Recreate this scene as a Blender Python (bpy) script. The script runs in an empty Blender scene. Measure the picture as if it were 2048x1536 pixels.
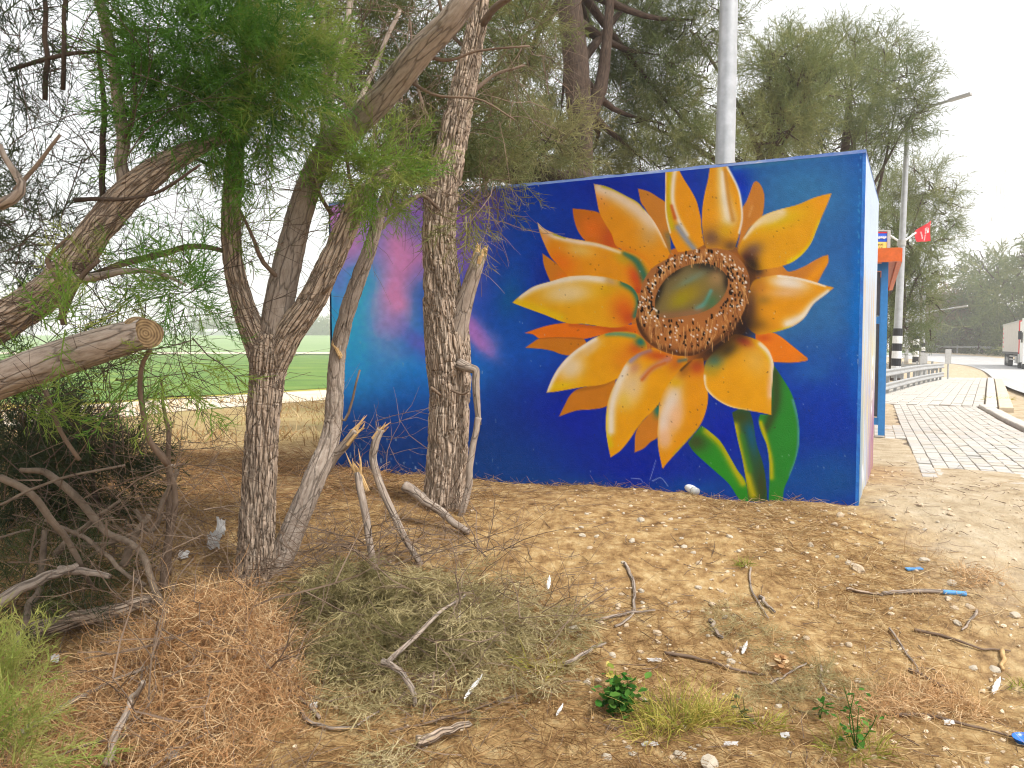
import bpy, math, random
import numpy as np
from mathutils import Vector, Matrix

random.seed(11)
rng = np.random.default_rng(11)
scene = bpy.context.scene
COL = scene.collection

# ------------------------------------------------------------------ camera
FPX, EYE = 1560.0, 1.55            # focal length in pixels of a 2048 wide frame, eye height (m)
PITCH = math.atan(75.0 / FPX)
cam_data = bpy.data.cameras.new('camera')
cam_data.sensor_width = 36.0
cam_data.lens = 36.0 * FPX / 2048.0
cam_data.clip_start = 0.05
cam_data.clip_end = 3000.0
cam = bpy.data.objects.new('camera', cam_data)
COL.objects.link(cam)
cam.location = (0, 0, EYE)
cam.rotation_euler = (math.pi / 2 - PITCH, 0, 0)
scene.camera = cam

# ------------------------------------------------------------------ sky and sun (bright overcast)
SUN_TO = Vector((0.62, -0.46, 1.0)).normalized()
world = bpy.data.worlds.new('World')
scene.world = world
world.use_nodes = True
wn, wl = world.node_tree.nodes, world.node_tree.links
wn.clear()
sky = wn.new('ShaderNodeTexSky')
sky.sky_type = 'NISHITA'
sky.sun_disc = False
sky.sun_elevation = math.asin(SUN_TO.z)
sky.sun_rotation = math.atan2(SUN_TO.x, SUN_TO.y)
sky.dust_density = 4.0
sky.air_density = 1.0
bw = wn.new('ShaderNodeHueSaturation'); bw.inputs['Saturation'].default_value = 0.25
mixw = wn.new('ShaderNodeMix'); mixw.data_type = 'RGBA'
mixw.inputs['Factor'].default_value = 0.9
mixw.inputs['B'].default_value = (6.9, 7.0, 7.2, 1)     # the even white cloud layer
bg = wn.new('ShaderNodeBackground'); bg.inputs['Strength'].default_value = 0.12
wo = wn.new('ShaderNodeOutputWorld')
wl.new(sky.outputs['Color'], bw.inputs['Color'])
wl.new(bw.outputs['Color'], mixw.inputs['A'])
wl.new(mixw.outputs['Result'], bg.inputs['Color'])
wl.new(bg.outputs['Background'], wo.inputs['Surface'])

sun_data = bpy.data.lights.new('sun', 'SUN')
sun_data.energy = 3.0
sun_data.angle = math.radians(11)
sun_data.color = (1.0, 0.97, 0.92)
sun = bpy.data.objects.new('sun', sun_data)
COL.objects.link(sun)
sun.location = (20, -10, 25)
sun.rotation_euler = SUN_TO.to_track_quat('Z', 'Y').to_euler()

scene.view_settings.view_transform = 'Standard'
scene.view_settings.look = 'None'
scene.view_settings.exposure = 0.68
scene.view_settings.gamma = 1.0
scene.view_settings.use_curve_mapping = False
scene.render.engine = 'CYCLES'
scene.cycles.use_denoising = True
scene.cycles.adaptive_threshold = 0.02
scene.cycles.filter_width = 1.15
scene.cycles.max_bounces = 5
scene.cycles.diffuse_bounces = 2
scene.cycles.glossy_bounces = 2
scene.cycles.transparent_max_bounces = 8
scene.cycles.volume_bounces = 1

# ------------------------------------------------------------------ helpers: geometry of the place
CP, SP = math.cos(PITCH), math.sin(PITCH)
def P(px, py, d):
    """the point of the place seen at photo pixel (px, py), d metres ahead"""
    x = (px - 1024.0) / FPX
    v = -(py - 768.0) / FPX
    dy = v * SP + CP
    dz = v * CP - SP
    t = d / dy
    return np.array((x * t, d, EYE + dz * t))

def project(p):
    p = np.asarray(p, float)
    x, y, z = p[..., 0], p[..., 1], p[..., 2] - EYE
    f = y * CP - z * SP
    u = y * SP + z * CP
    return 1024.0 + FPX * x / f, 768.0 - FPX * u / f

def sstep(a, b, x):
    t = np.clip((np.asarray(x, float) - a) / (b - a), 0, 1)
    return t * t * (3 - 2 * t)

def _hash(i, j, k):
    h = (i.astype(np.int64) * 374761393 + j.astype(np.int64) * 668265263 + k.astype(np.int64) * 2147483647) & 0xffffffff
    h = ((h ^ (h >> 13)) * 1274126177) & 0xffffffff
    h = h ^ (h >> 16)
    return (h & 0xffffff) / float(0xffffff)

def noise(x, y, z=0.0):
    x, y, z = np.broadcast_arrays(np.asarray(x, float), np.asarray(y, float), np.asarray(z, float))
    i, j, k = np.floor(x), np.floor(y), np.floor(z)
    fx, fy, fz = x - i, y - j, z - k
    fx, fy, fz = fx * fx * (3 - 2 * fx), fy * fy * (3 - 2 * fy), fz * fz * (3 - 2 * fz)
    i, j, k = i.astype(int), j.astype(int), k.astype(int)
    def c(a, b, d): return _hash(i + a, j + b, k + d)
    x00 = c(0,0,0) * (1 - fx) + c(1,0,0) * fx
    x10 = c(0,1,0) * (1 - fx) + c(1,1,0) * fx
    x01 = c(0,0,1) * (1 - fx) + c(1,0,1) * fx
    x11 = c(0,1,1) * (1 - fx) + c(1,1,1) * fx
    y0 = x00 * (1 - fy) + x10 * fy
    y1 = x01 * (1 - fy) + x11 * fy
    return y0 * (1 - fz) + y1 * fz

def fbm(x, y, z=0.0, o=4):
    s, a, f = 0.0, 0.5, 1.0
    for q in range(o):
        s = s + a * noise(x * f + 17 * q, y * f - 9 * q, np.asarray(z) * f + 5 * q)
        a *= 0.5; f *= 2.03
    return s

# sidewalk frame: along U, across R (both in the ground plane)
SU = np.array((0.42, 0.9075)); SU /= np.linalg.norm(SU)
SR = np.array((SU[1], -SU[0]))
S0 = np.array((3.65, 6.92))
def sw(s, t):
    return S0[0] + SU[0] * s + SR[0] * t, S0[1] + SU[1] * s + SR[1] * t
def sw_inv(x, y):
    dx, dy = x - S0[0], y - S0[1]
    return dx * SU[0] + dy * SU[1], dx * SR[0] + dy * SR[1]

def G(x, y, fine=True):
    """height of the ground"""
    x = np.asarray(x, float); y = np.asarray(y, float)
    z = 0.42 * sstep(3.1, 5.6, y) - 0.09 * sstep(7, 13, y)
    right = sstep(0.22, 0.36, x / np.maximum(y, 1.0))
    z = z + right * (-0.42 * sstep(22, 52, y) + 0.85 * sstep(66, 112, y))
    z = z + (1 - right) * 7.0 * sstep(150, 430, y)
    z = z + (1 - right) * (-0.25) * sstep(14, 30, y) * (1 - sstep(150, 250, y))
    s, t = sw_inv(x, y)
    paved = sstep(-0.9, -0.3, t) * sstep(-0.9, -0.1, s)
    bump = (fbm(x * 0.9, y * 0.9, 3.0) - 0.47) * 0.16 * (1 - sstep(9, 16, y))
    z = z + bump * (1 - paved)
    if fine:
        z = z + (fbm(x * 5, y * 5, 7.0, 3) - 0.44) * 0.05 * (1 - paved) * (1 - sstep(6, 12, y))
    return z

def hit(px, py, up=0.0):
    """ground point under a photo pixel"""
    lo, hi = 0.8, 400.0
    for _ in range(20):
        m = math.sqrt(lo * hi)
        q = P(px, py, m)
        if q[2] > float(G(q[0], q[1])) + up: lo = m
        else: hi = m
    return P(px, py, lo)

# ------------------------------------------------------------------ helpers: meshes and objects
LOC = {}
def mesh(name, V, F, smooth=False, attrs=None, matidx=None):
    V = np.ascontiguousarray(np.asarray(V, np.float32))
    if isinstance(F, np.ndarray): F = [F]
    F = [np.asarray(f, np.int32) for f in F if len(f)]
    me = bpy.data.meshes.new(name)
    me.vertices.add(len(V))
    me.vertices.foreach_set('co', V.ravel())
    loops = np.concatenate([f.ravel() for f in F])
    tot = np.concatenate([np.full(len(f), f.shape[1], np.int32) for f in F])
    start = np.concatenate(([0], np.cumsum(tot)[:-1])).astype(np.int32)
    me.loops.add(len(loops)); me.loops.foreach_set('vertex_index', loops)
    me.polygons.add(len(tot)); me.polygons.foreach_set('loop_start', start)
    me.polygons.foreach_set('use_smooth', np.full(len(tot), smooth))
    if matidx is not None: me.polygons.foreach_set('material_index', np.asarray(matidx, np.int32))
    for k, a in (attrs or {}).items():
        a = np.asarray(a, np.float32)
        if a.ndim == 1:
            at = me.attributes.new(k, 'FLOAT', 'POINT'); at.data.foreach_set('value', a)
        elif k == 'col':
            at = me.attributes.new(k, 'FLOAT_COLOR', 'POINT')
            at.data.foreach_set('color', np.concatenate([a, np.ones((len(a), 1), np.float32)], 1).ravel())
        else:
            at = me.attributes.new(k, 'FLOAT_VECTOR', 'POINT'); at.data.foreach_set('vector', a.ravel())
    me.update(calc_edges=True)
    return me

def put(name, me, mat=None, parent=None, loc=None):
    o = bpy.data.objects.new(name, me)
    COL.objects.link(o)
    if mat is not None and me is not None and len(me.materials) == 0:
        for m in (mat if isinstance(mat, (list, tuple)) else [mat]): me.materials.append(m)
    if parent is not None: o.parent = parent
    if loc is not None: o.location = loc
    return o

def tag(o, label=None, cat=None, group=None, kind=None):
    if label: o['label'] = label
    if cat: o['category'] = cat
    if group: o['group'] = group
    if kind: o['kind'] = kind
    return o

def thing(name, label, cat, loc=(0, 0, 0), group=None):
    o = bpy.data.objects.new(name, None)
    o.empty_display_size = 0.2
    COL.objects.link(o)
    o.location = loc
    LOC[o.name] = np.asarray(loc, float)
    return tag(o, label, cat, group)

def part(name, V, F, mat, parent, smooth=False, attrs=None, kind=None, label=None, matidx=None):
    """a piece of a thing, built in world coordinates"""
    V = np.asarray(V, float)
    base = LOC.get(parent.name, np.zeros(3)) if parent is not None else np.zeros(3)
    o = put(name, mesh(name, V - base, F, smooth, attrs, matidx), mat, parent)
    LOC[o.name] = base
    if kind: o['kind'] = kind
    if label: o['label'] = label
    return o

def single(name, V, F, mat, label, cat, smooth=False, attrs=None, group=None, kind=None):
    """a thing that is one mesh; origin at its base"""
    V = np.asarray(V, float)
    c = np.array((V[:, 0].mean(), V[:, 1].mean(), V[:, 2].min()))
    o = put(name, mesh(name, V - c, F, smooth, attrs), mat, None, c)
    return tag(o, label, cat, group, kind)

class MB:
    """collects boxes, tubes and grids into one mesh"""
    def __init__(s): s.V, s.T, s.Q, s.n, s.A = [], [], [], 0, {}
    def add(s, V, T=None, Q=None):
        V = np.asarray(V, float)
        if T is not None and len(T): s.T.append(np.asarray(T, int) + s.n)
        if Q is not None and len(Q): s.Q.append(np.asarray(Q, int) + s.n)
        s.V.append(V); s.n += len(V); return s
    def box(s, c, ax, ay, az, hx, hy, hz):
        c, ax, ay, az = (np.asarray(v, float) for v in (c, ax, ay, az))
        V = [c + ax * hx * i + ay * hy * j + az * hz * k for k in (-1, 1) for j in (-1, 1) for i in (-1, 1)]
        Q = [(0,2,3,1), (4,5,7,6), (0,1,5,4), (2,6,7,3), (0,4,6,2), (1,3,7,5)]
        return s.add(V, Q=Q)
    def bar(s, a, b, w, h, up=(0, 0, 1)):
        a, b = np.asarray(a, float), np.asarray(b, float)
        d = b - a; L = np.linalg.norm(d); d = d / L
        x = np.cross(d, up); x /= np.linalg.norm(x); u = np.cross(x, d)
        return s.box((a + b) / 2, x, d, u, w / 2, L / 2, h / 2)
    def tube(s, pts, rad, sides=8, cap=True):
        V, Q, T = tube(pts, rad, sides, cap)[:3]
        return s.add(V, T, Q)
    def get(s):
        V = np.concatenate(s.V)
        F = []
        if s.T: F.append(np.concatenate(s.T))
        if s.Q: F.append(np.concatenate(s.Q))
        return V, F

def frames(pts):
    pts = np.asarray(pts, float)
    t = np.gradient(pts, axis=0)
    t /= np.linalg.norm(t, axis=1)[:, None] + 1e-12
    u = np.zeros_like(t)
    a = np.array((0.0, 1.0, 0.0)) if abs(t[0][1]) < 0.8 else np.array((1.0, 0, 0))
    v = a - t[0] * a.dot(t[0]); u[0] = v / np.linalg.norm(v)
    for i in range(1, len(t)):
        v = u[i - 1] - t[i] * u[i - 1].dot(t[i])
        u[i] = v / (np.linalg.norm(v) + 1e-12)
    return t, u, np.cross(t, u)

def tube(pts, rad, sides=8, cap=True, bark=0.0, bfreq=60.0, seed=0.0):
    pts = np.asarray(pts, float); K = len(pts)
    rad = np.broadcast_to(np.asarray(rad, float), (K,))
    t, u, w = frames(pts)
    th = np.linspace(0, 2 * np.pi, sides, endpoint=False)
    c, sn = np.cos(th), np.sin(th)
    L = np.concatenate(([0], np.cumsum(np.linalg.norm(np.diff(pts, axis=0), axis=1))))
    R = np.repeat(rad[:, None], sides, 1)
    BK = np.stack([R * c[None], R * sn[None], np.repeat(L[:, None], sides, 1)], -1) + seed
    if bark > 0:
        x, y, z = BK[..., 0] * bfreq, BK[..., 1] * bfreq, BK[..., 2] * bfreq * 0.085
        wob = noise(x * .3, y * .3, z * 2.5) * 1.2
        n1 = np.abs(noise(x + wob, y + wob, z) - 0.5) * 2
        n2 = np.abs(noise(x * 2.1 + 9, y * 2.1, z * 2.2 + wob) - 0.5) * 2
        cross = np.abs(noise(x * .5, y * .5, z * 5 + 3) - .5) * 2
        h = np.clip(n1 * 3.2, 0, 1) * 0.7 + np.clip(n2 * 3, 0, 1) * 0.3 - (cross < .06) * .25
        lump = fbm(BK[..., 0] * 9, BK[..., 1] * 9, BK[..., 2] * 4, 3) - .45
        R = R * (1 + lump * 0.10) + (h - 0.75) * bark
    elif sides > 6:
        R = R * (1 + (fbm(BK[..., 0] * 30, BK[..., 1] * 30, BK[..., 2] * 9, 3) - .45) * .22)
    V = pts[:, None, :] + R[..., None] * (u[:, None, :] * c[None, :, None] + w[:, None, :] * sn[None, :, None])
    V = V.reshape(-1, 3)
    i = np.arange(K - 1)[:, None] * sides; j = np.arange(sides)[None, :]; j2 = (j + 1) % sides
    Q = np.stack([i + j, i + j2, i + sides + j2, i + sides + j], -1).reshape(-1, 4)
    T = np.zeros((0, 3), int)
    if cap:
        n = len(V)
        V = np.concatenate([V, pts[:1], pts[-1:]])
        BK = np.concatenate([BK.reshape(-1, 3), BK[0, :1], BK[-1, :1]])
        jj = np.arange(sides); b = (K - 1) * sides
        T = np.concatenate([np.stack([np.full(sides, n), (jj + 1) % sides, jj], 1),
                            np.stack([np.full(sides, n + 1), b + jj, b + (jj + 1) % sides], 1)])
    return V, Q, T, BK.reshape(-1, 3)

def spline(pts, n):
    """smooth curve through rows of pts (any width), resampled to n rows"""
    pts = np.asarray(pts, float)
    p = np.concatenate([[2 * pts[0] - pts[1]], pts, [2 * pts[-1] - pts[-2]]])
    seg = len(pts) - 1
    tt = np.linspace(0, seg, n)
    i = np.minimum(tt.astype(int), seg - 1); f = (tt - i)[:, None]
    a, b, c, d = p[i], p[i + 1], p[i + 2], p[i + 3]
    return 0.5 * (2 * b + (c - a) * f + (2 * a - 5 * b + 4 * c - d) * f ** 2 + (3 * b - a - 3 * c + d) * f ** 3)

def rot_to(dirs, spin):
    """rotation matrices that take +Z to dirs with a spin about it"""
    d = dirs / (np.linalg.norm(dirs, axis=1)[:, None] + 1e-9)
    a = np.where(np.abs(d[:, 2:3]) < 0.9, np.array([[0, 0, 1.0]]), np.array([[1.0, 0, 0]]))
    x = np.cross(a, d); x /= np.linalg.norm(x, axis=1)[:, None]
    y = np.cross(d, x)
    c, s = np.cos(spin)[:, None], np.sin(spin)[:, None]
    return np.stack([x * c + y * s, -x * s + y * c, d], -1)

def scatter(tmpl, pos, dirs, scale, tint):
    """join copies of template meshes (V, T) into one; returns V, F, tint"""
    k = rng.integers(0, len(tmpl), len(pos))
    spin = rng.uniform(0, 6.283, len(pos))
    M = rot_to(dirs, spin)
    Vs, Ts, A, n = [], [], [], 0
    for q, (tv, tt) in enumerate(tmpl):
        m = np.where(k == q)[0]
        if not len(m): continue
        V = np.einsum('nij,vj->nvi', M[m], tv) * scale[m][:, None, None] + pos[m][:, None, :]
        T = tt[None] + (np.arange(len(m)) * len(tv))[:, None, None] + n
        Vs.append(V.reshape(-1, 3)); Ts.append(T.reshape(-1, 3))
        A.append((np.repeat(tint[m], len(tv))))
        n += len(m) * len(tv)
    return np.concatenate(Vs), np.concatenate(Ts), np.concatenate(A)

def strands(paths, width, taper=0.4):
    """flat ribbons along paths (N, K, 3)"""
    N, K = paths.shape[:2]
    d = paths[:, -1] - paths[:, 0]
    r = rng.normal(size=(N, 3))
    s = np.cross(d, r); s /= np.linalg.norm(s, axis=1)[:, None] + 1e-9
    wd = (np.asarray(width) * np.ones(N))[:, None] * np.linspace(1, taper, K)[None] * 0.5
    V = np.stack([paths - s[:, None] * wd[..., None], paths + s[:, None] * wd[..., None]], 2).reshape(-1, 3)
    b = (np.arange(N) * K * 2)[:, None]; i = (np.arange(K - 1) * 2)[None]
    Q = np.stack([b + i, b + i + 1, b + i + 3, b + i + 2], -1).reshape(-1, 4)
    return V, Q

def prisms(paths, r0, r1):
    """three sided twigs along paths (N, K, 3)"""
    N, K = paths.shape[:2]
    d = paths[:, -1] - paths[:, 0]; d /= np.linalg.norm(d, axis=1)[:, None] + 1e-9
    r = rng.normal(size=(N, 3))
    x = np.cross(d, r); x /= np.linalg.norm(x, axis=1)[:, None] + 1e-9
    y = np.cross(d, x)
    rr = np.asarray(r0)[:, None] * (1 - np.linspace(0, 1, K))[None] + np.asarray(r1)[:, None] * np.linspace(0, 1, K)[None]
    ring = []
    for a in (0, 2.0944, 4.18879):
        ring.append(paths + rr[..., None] * (x * math.cos(a) + y * math.sin(a))[:, None])
    V = np.stack(ring, 2).reshape(-1, 3)
    b = (np.arange(N) * K * 3)[:, None, None]; i = (np.arange(K - 1) * 3)[None, :, None]; j = np.arange(3)[None, None]; j2 = (j + 1) % 3
    Q = np.stack([b + i + j, b + i + j2, b + i + 3 + j2, b + i + 3 + j], -1).reshape(-1, 4)
    return V, Q

def wander(start, direc, length, K, bend, gravity=0.0):
    """N curved paths with K points"""
    N = len(start)
    d = direc / (np.linalg.norm(direc, axis=1)[:, None] + 1e-9)
    p = [start]
    for k in range(K - 1):
        d = d + rng.normal(size=(N, 3)) * bend + np.array((0, 0, gravity))
        d /= np.linalg.norm(d, axis=1)[:, None] + 1e-9
        p.append(p[-1] + d * (np.asarray(length) / (K - 1))[:, None])
    return np.stack(p, 1)

# ------------------------------------------------------------------ materials
def lin(c):
    c = np.asarray(c, float) / 255.0
    return np.where(c <= 0.04045, c / 12.92, ((c + 0.055) / 1.055) ** 2.4)

def new_mat(name):
    m = bpy.data.materials.new(name); m.use_nodes = True
    nt = m.node_tree; nt.nodes.clear()
    out = nt.nodes.new('ShaderNodeOutputMaterial')
    return m, nt, out

def surf(name, stops, scale=8.0, rough=0.85, bump=0.0, bscale=40.0, coord='Object', detail=6, stretch=(1, 1, 1), metal=0.0, spec=0.3, dist=0.01):
    """noise-coloured surface: stops = list of (position, linear rgb)"""
    m, nt, out = new_mat(name)
    N, L = nt.nodes, nt.links
    b = N.new('ShaderNodeBsdfPrincipled')
    b.inputs['Roughness'].default_value = rough
    b.inputs['Metallic'].default_value = metal
    b.inputs['Specular IOR Level'].default_value = spec
    if coord in ('Object', 'Generated'):
        tc = N.new('ShaderNodeTexCoord'); src = tc.outputs[coord]
    else:
        tc = N.new('ShaderNodeAttribute'); tc.attribute_name = coord; src = tc.outputs['Vector']
    mp = N.new('ShaderNodeMapping'); mp.inputs['Scale'].default_value = stretch
    L.new(src, mp.inputs['Vector'])
    nz = N.new('ShaderNodeTexNoise'); nz.inputs['Scale'].default_value = scale; nz.inputs['Detail'].default_value = detail
    nz.inputs['Roughness'].default_value = 0.62
    L.new(mp.outputs['Vector'], nz.inputs['Vector'])
    cr = N.new('ShaderNodeValToRGB'); el = cr.color_ramp.elements
    while len(el) < len(stops): el.new(0.5)
    for e, (p, c) in zip(el, stops):
        e.position = p; e.color = (*c, 1)
    L.new(nz.outputs['Fac'], cr.inputs['Fac'])
    L.new(cr.outputs['Color'], b.inputs['Base Color'])
    if bump:
        n2 = N.new('ShaderNodeTexNoise'); n2.inputs['Scale'].default_value = bscale; n2.inputs['Detail'].default_value = 5
        L.new(mp.outputs['Vector'], n2.inputs['Vector'])
        bp = N.new('ShaderNodeBump'); bp.inputs['Strength'].default_value = bump; bp.inputs['Distance'].default_value = dist
        L.new(n2.outputs['Fac'], bp.inputs['Height']); L.new(bp.outputs['Normal'], b.inputs['Normal'])
    L.new(b.outputs['BSDF'], out.inputs['Surface'])
    return m

def bark_mat(name, stops, cscale=42.0, stretch=.16, crack=.55, width=.16, bump=1.0, dist=.012):
    """plated bark in the trunk's own straightened coordinates: darker inner bark between long plates"""
    m, nt, out = new_mat(name); N, L = nt.nodes, nt.links
    at = N.new('ShaderNodeAttribute'); at.attribute_name = 'bk'
    mp = N.new('ShaderNodeMapping'); mp.inputs['Scale'].default_value = (1, 1, stretch); L.new(at.outputs['Vector'], mp.inputs['Vector'])
    wz = N.new('ShaderNodeTexNoise'); wz.inputs['Scale'].default_value = 30; wz.inputs['Detail'].default_value = 4; L.new(mp.outputs['Vector'], wz.inputs['Vector'])
    va = N.new('ShaderNodeVectorMath'); va.operation = 'MULTIPLY_ADD'; va.inputs[1].default_value = (.022, .022, .05); L.new(wz.outputs['Color'], va.inputs[0]); L.new(mp.outputs['Vector'], va.inputs[2])
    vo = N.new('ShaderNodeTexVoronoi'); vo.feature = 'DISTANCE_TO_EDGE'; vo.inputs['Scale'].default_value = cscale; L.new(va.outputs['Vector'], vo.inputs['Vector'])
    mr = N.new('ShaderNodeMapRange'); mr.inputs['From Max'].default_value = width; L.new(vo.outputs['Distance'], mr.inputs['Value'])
    nz = N.new('ShaderNodeTexNoise'); nz.inputs['Scale'].default_value = 70; nz.inputs['Detail'].default_value = 7; nz.inputs['Roughness'].default_value = .7; L.new(mp.outputs['Vector'], nz.inputs['Vector'])
    cr = N.new('ShaderNodeValToRGB'); el = cr.color_ramp.elements
    while len(el) < len(stops): el.new(.5)
    for e, (p, c) in zip(el, stops): e.position = p; e.color = (*c, 1)
    L.new(nz.outputs['Fac'], cr.inputs['Fac'])
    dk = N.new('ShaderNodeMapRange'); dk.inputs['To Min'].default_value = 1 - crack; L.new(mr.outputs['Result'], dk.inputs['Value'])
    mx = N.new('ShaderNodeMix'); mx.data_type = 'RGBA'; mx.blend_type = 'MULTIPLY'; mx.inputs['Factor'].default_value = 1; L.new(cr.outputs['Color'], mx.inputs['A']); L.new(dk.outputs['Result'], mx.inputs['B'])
    b = N.new('ShaderNodeBsdfPrincipled'); b.inputs['Roughness'].default_value = .95; b.inputs['Specular IOR Level'].default_value = .1; L.new(mx.outputs['Result'], b.inputs['Base Color'])
    hs = N.new('ShaderNodeMath'); hs.operation = 'MULTIPLY_ADD'; hs.inputs[1].default_value = .35; L.new(nz.outputs['Fac'], hs.inputs[0]); L.new(mr.outputs['Result'], hs.inputs[2])
    bp = N.new('ShaderNodeBump'); bp.inputs['Strength'].default_value = bump; bp.inputs['Distance'].default_value = dist; L.new(hs.outputs[0], bp.inputs['Height']); L.new(bp.outputs['Normal'], b.inputs['Normal'])
    L.new(b.outputs['BSDF'], out.inputs['Surface']); return m

def leafy(name, stops, trans=0.3, rough=0.7):
    """foliage coloured by each sprig's own tint"""
    m, nt, out = new_mat(name)
    N, L = nt.nodes, nt.links
    at = N.new('ShaderNodeAttribute'); at.attribute_name = 'tint'
    cr = N.new('ShaderNodeValToRGB'); el = cr.color_ramp.elements
    while len(el) < len(stops): el.new(0.5)
    for e, (p, c) in zip(el, stops):
        e.position = p; e.color = (*c, 1)
    L.new(at.outputs['Fac'], cr.inputs['Fac'])
    d = N.new('ShaderNodeBsdfPrincipled'); d.inputs['Roughness'].default_value = rough; d.inputs['Specular IOR Level'].default_value = 0.15
    t = N.new('ShaderNodeBsdfTranslucent')
    mx = N.new('ShaderNodeMixShader'); mx.inputs['Fac'].default_value = trans
    L.new(cr.outputs['Color'], d.inputs['Base Color']); L.new(cr.outputs['Color'], t.inputs['Color'])
    L.new(d.outputs['BSDF'], mx.inputs[1]); L.new(t.outputs['BSDF'], mx.inputs[2])
    L.new(mx.outputs['Shader'], out.inputs['Surface'])
    return m

def flat(name, c, rough=0.6, metal=0.0, spec=0.3, var=0.12, scale=14.0):
    c = np.asarray(c, float)
    return surf(name, [(0.3, c * (1 - var)), (0.7, np.minimum(c * (1 + var), 0.95))], scale, rough, 0.15, 60, metal=metal, spec=spec)
# ------------------------------------------------------------------ the painted concrete shelter
D1 = 5.45
c_top = P(1731.5, 297, D1); c_bot = P(1717, 1012, D1)
ZT = c_top[2]
XA = (c_top[0] + c_bot[0]) / 2
lo, hi = 6.0, 9.0
for _ in range(40):
    mid_ = (lo + hi) / 2
    if P(657, 405, mid_)[2] > ZT: hi = mid_
    else: lo = mid_
D2 = lo
XB = P(659, 560, D2)[0]
CA = np.array((XA, D1)); CB = np.array((XB, D2))            # near right corner, far left corner of the front
WU = (CB - CA); WLEN = np.linalg.norm(WU); WU /= WLEN       # along the front, to the left
WN = np.array((WU[1], -WU[0]))                              # into the shelter
if WN[1] < 0: WN = -WN
WN = WN + np.array((.026, -.008)); WN /= np.linalg.norm(WN)
WDEP, ZB = 2.12, 0.05

def smooth_poly(pts, n=6):
    p = np.asarray(pts, float); m = len(p)
    a, b = np.roll(p, 1, 0), np.roll(p, -1, 0)
    v1, v2 = p - a, b - p
    cosang = (v1 * v2).sum(1) / (np.linalg.norm(v1, axis=1) * np.linalg.norm(v2, axis=1) + 1e-9)
    tan = (b - a) * 0.5
    l1, l2 = np.linalg.norm(v1, axis=1), np.linalg.norm(v2, axis=1)
    corner = cosang < 0.55
    out = []
    for i in range(m):
        j = (i + 1) % m
        L = np.linalg.norm(p[j] - p[i])
        ti = v2[i] if corner[i] else tan[i] / (np.linalg.norm(tan[i]) + 1e-9) * L
        tj = v2[i] if corner[j] else tan[j] / (np.linalg.norm(tan[j]) + 1e-9) * L
        for k in range(n):
            t = k / n
            out.append((2*t**3-3*t**2+1)*p[i] + (t**3-2*t**2+t)*ti + (-2*t**3+3*t**2)*p[j] + (t**3-t**2)*tj)
    return np.array(out)

def sdf(x, y, poly):
    """signed distance, negative inside"""
    d2 = np.full(len(x), 1e9); inside = np.zeros(len(x), bool)
    a = poly; b = np.roll(poly, -1, 0)
    for (x0, y0), (x1, y1) in zip(a, b):
        ex, ey = x1 - x0, y1 - y0
        t = np.clip(((x - x0) * ex + (y - y0) * ey) / (ex * ex + ey * ey + 1e-9), 0, 1)
        d2 = np.minimum(d2, (x - x0 - t * ex) ** 2 + (y - y0 - t * ey) ** 2)
        c = (y0 > y) != (y1 > y)
        inside ^= c & (x < ex * (y - y0) / (ey if abs(ey) > 1e-9 else 1e-9) + x0)
    d = np.sqrt(d2)
    return np.where(inside, -d, d)

def seg_dist(x, y, line):
    line = np.asarray(line, float)
    if len(line) > 2: line = spline(line, 4 * len(line))
    d2 = np.full(len(x), 1e9); tp = np.zeros(len(x)); n = len(line) - 1
    for k in range(n):
        (x0, y0), (x1, y1) = line[k], line[k + 1]
        ex, ey = x1 - x0, y1 - y0
        t = np.clip(((x - x0) * ex + (y - y0) * ey) / (ex * ex + ey * ey + 1e-9), 0, 1)
        q = (x - x0 - t * ex) ** 2 + (y - y0 - t * ey) ** 2
        m = q < d2
        d2 = np.where(m, q, d2); tp = np.where(m, (k + t) / n, tp)
    return np.sqrt(d2), tp

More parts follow.
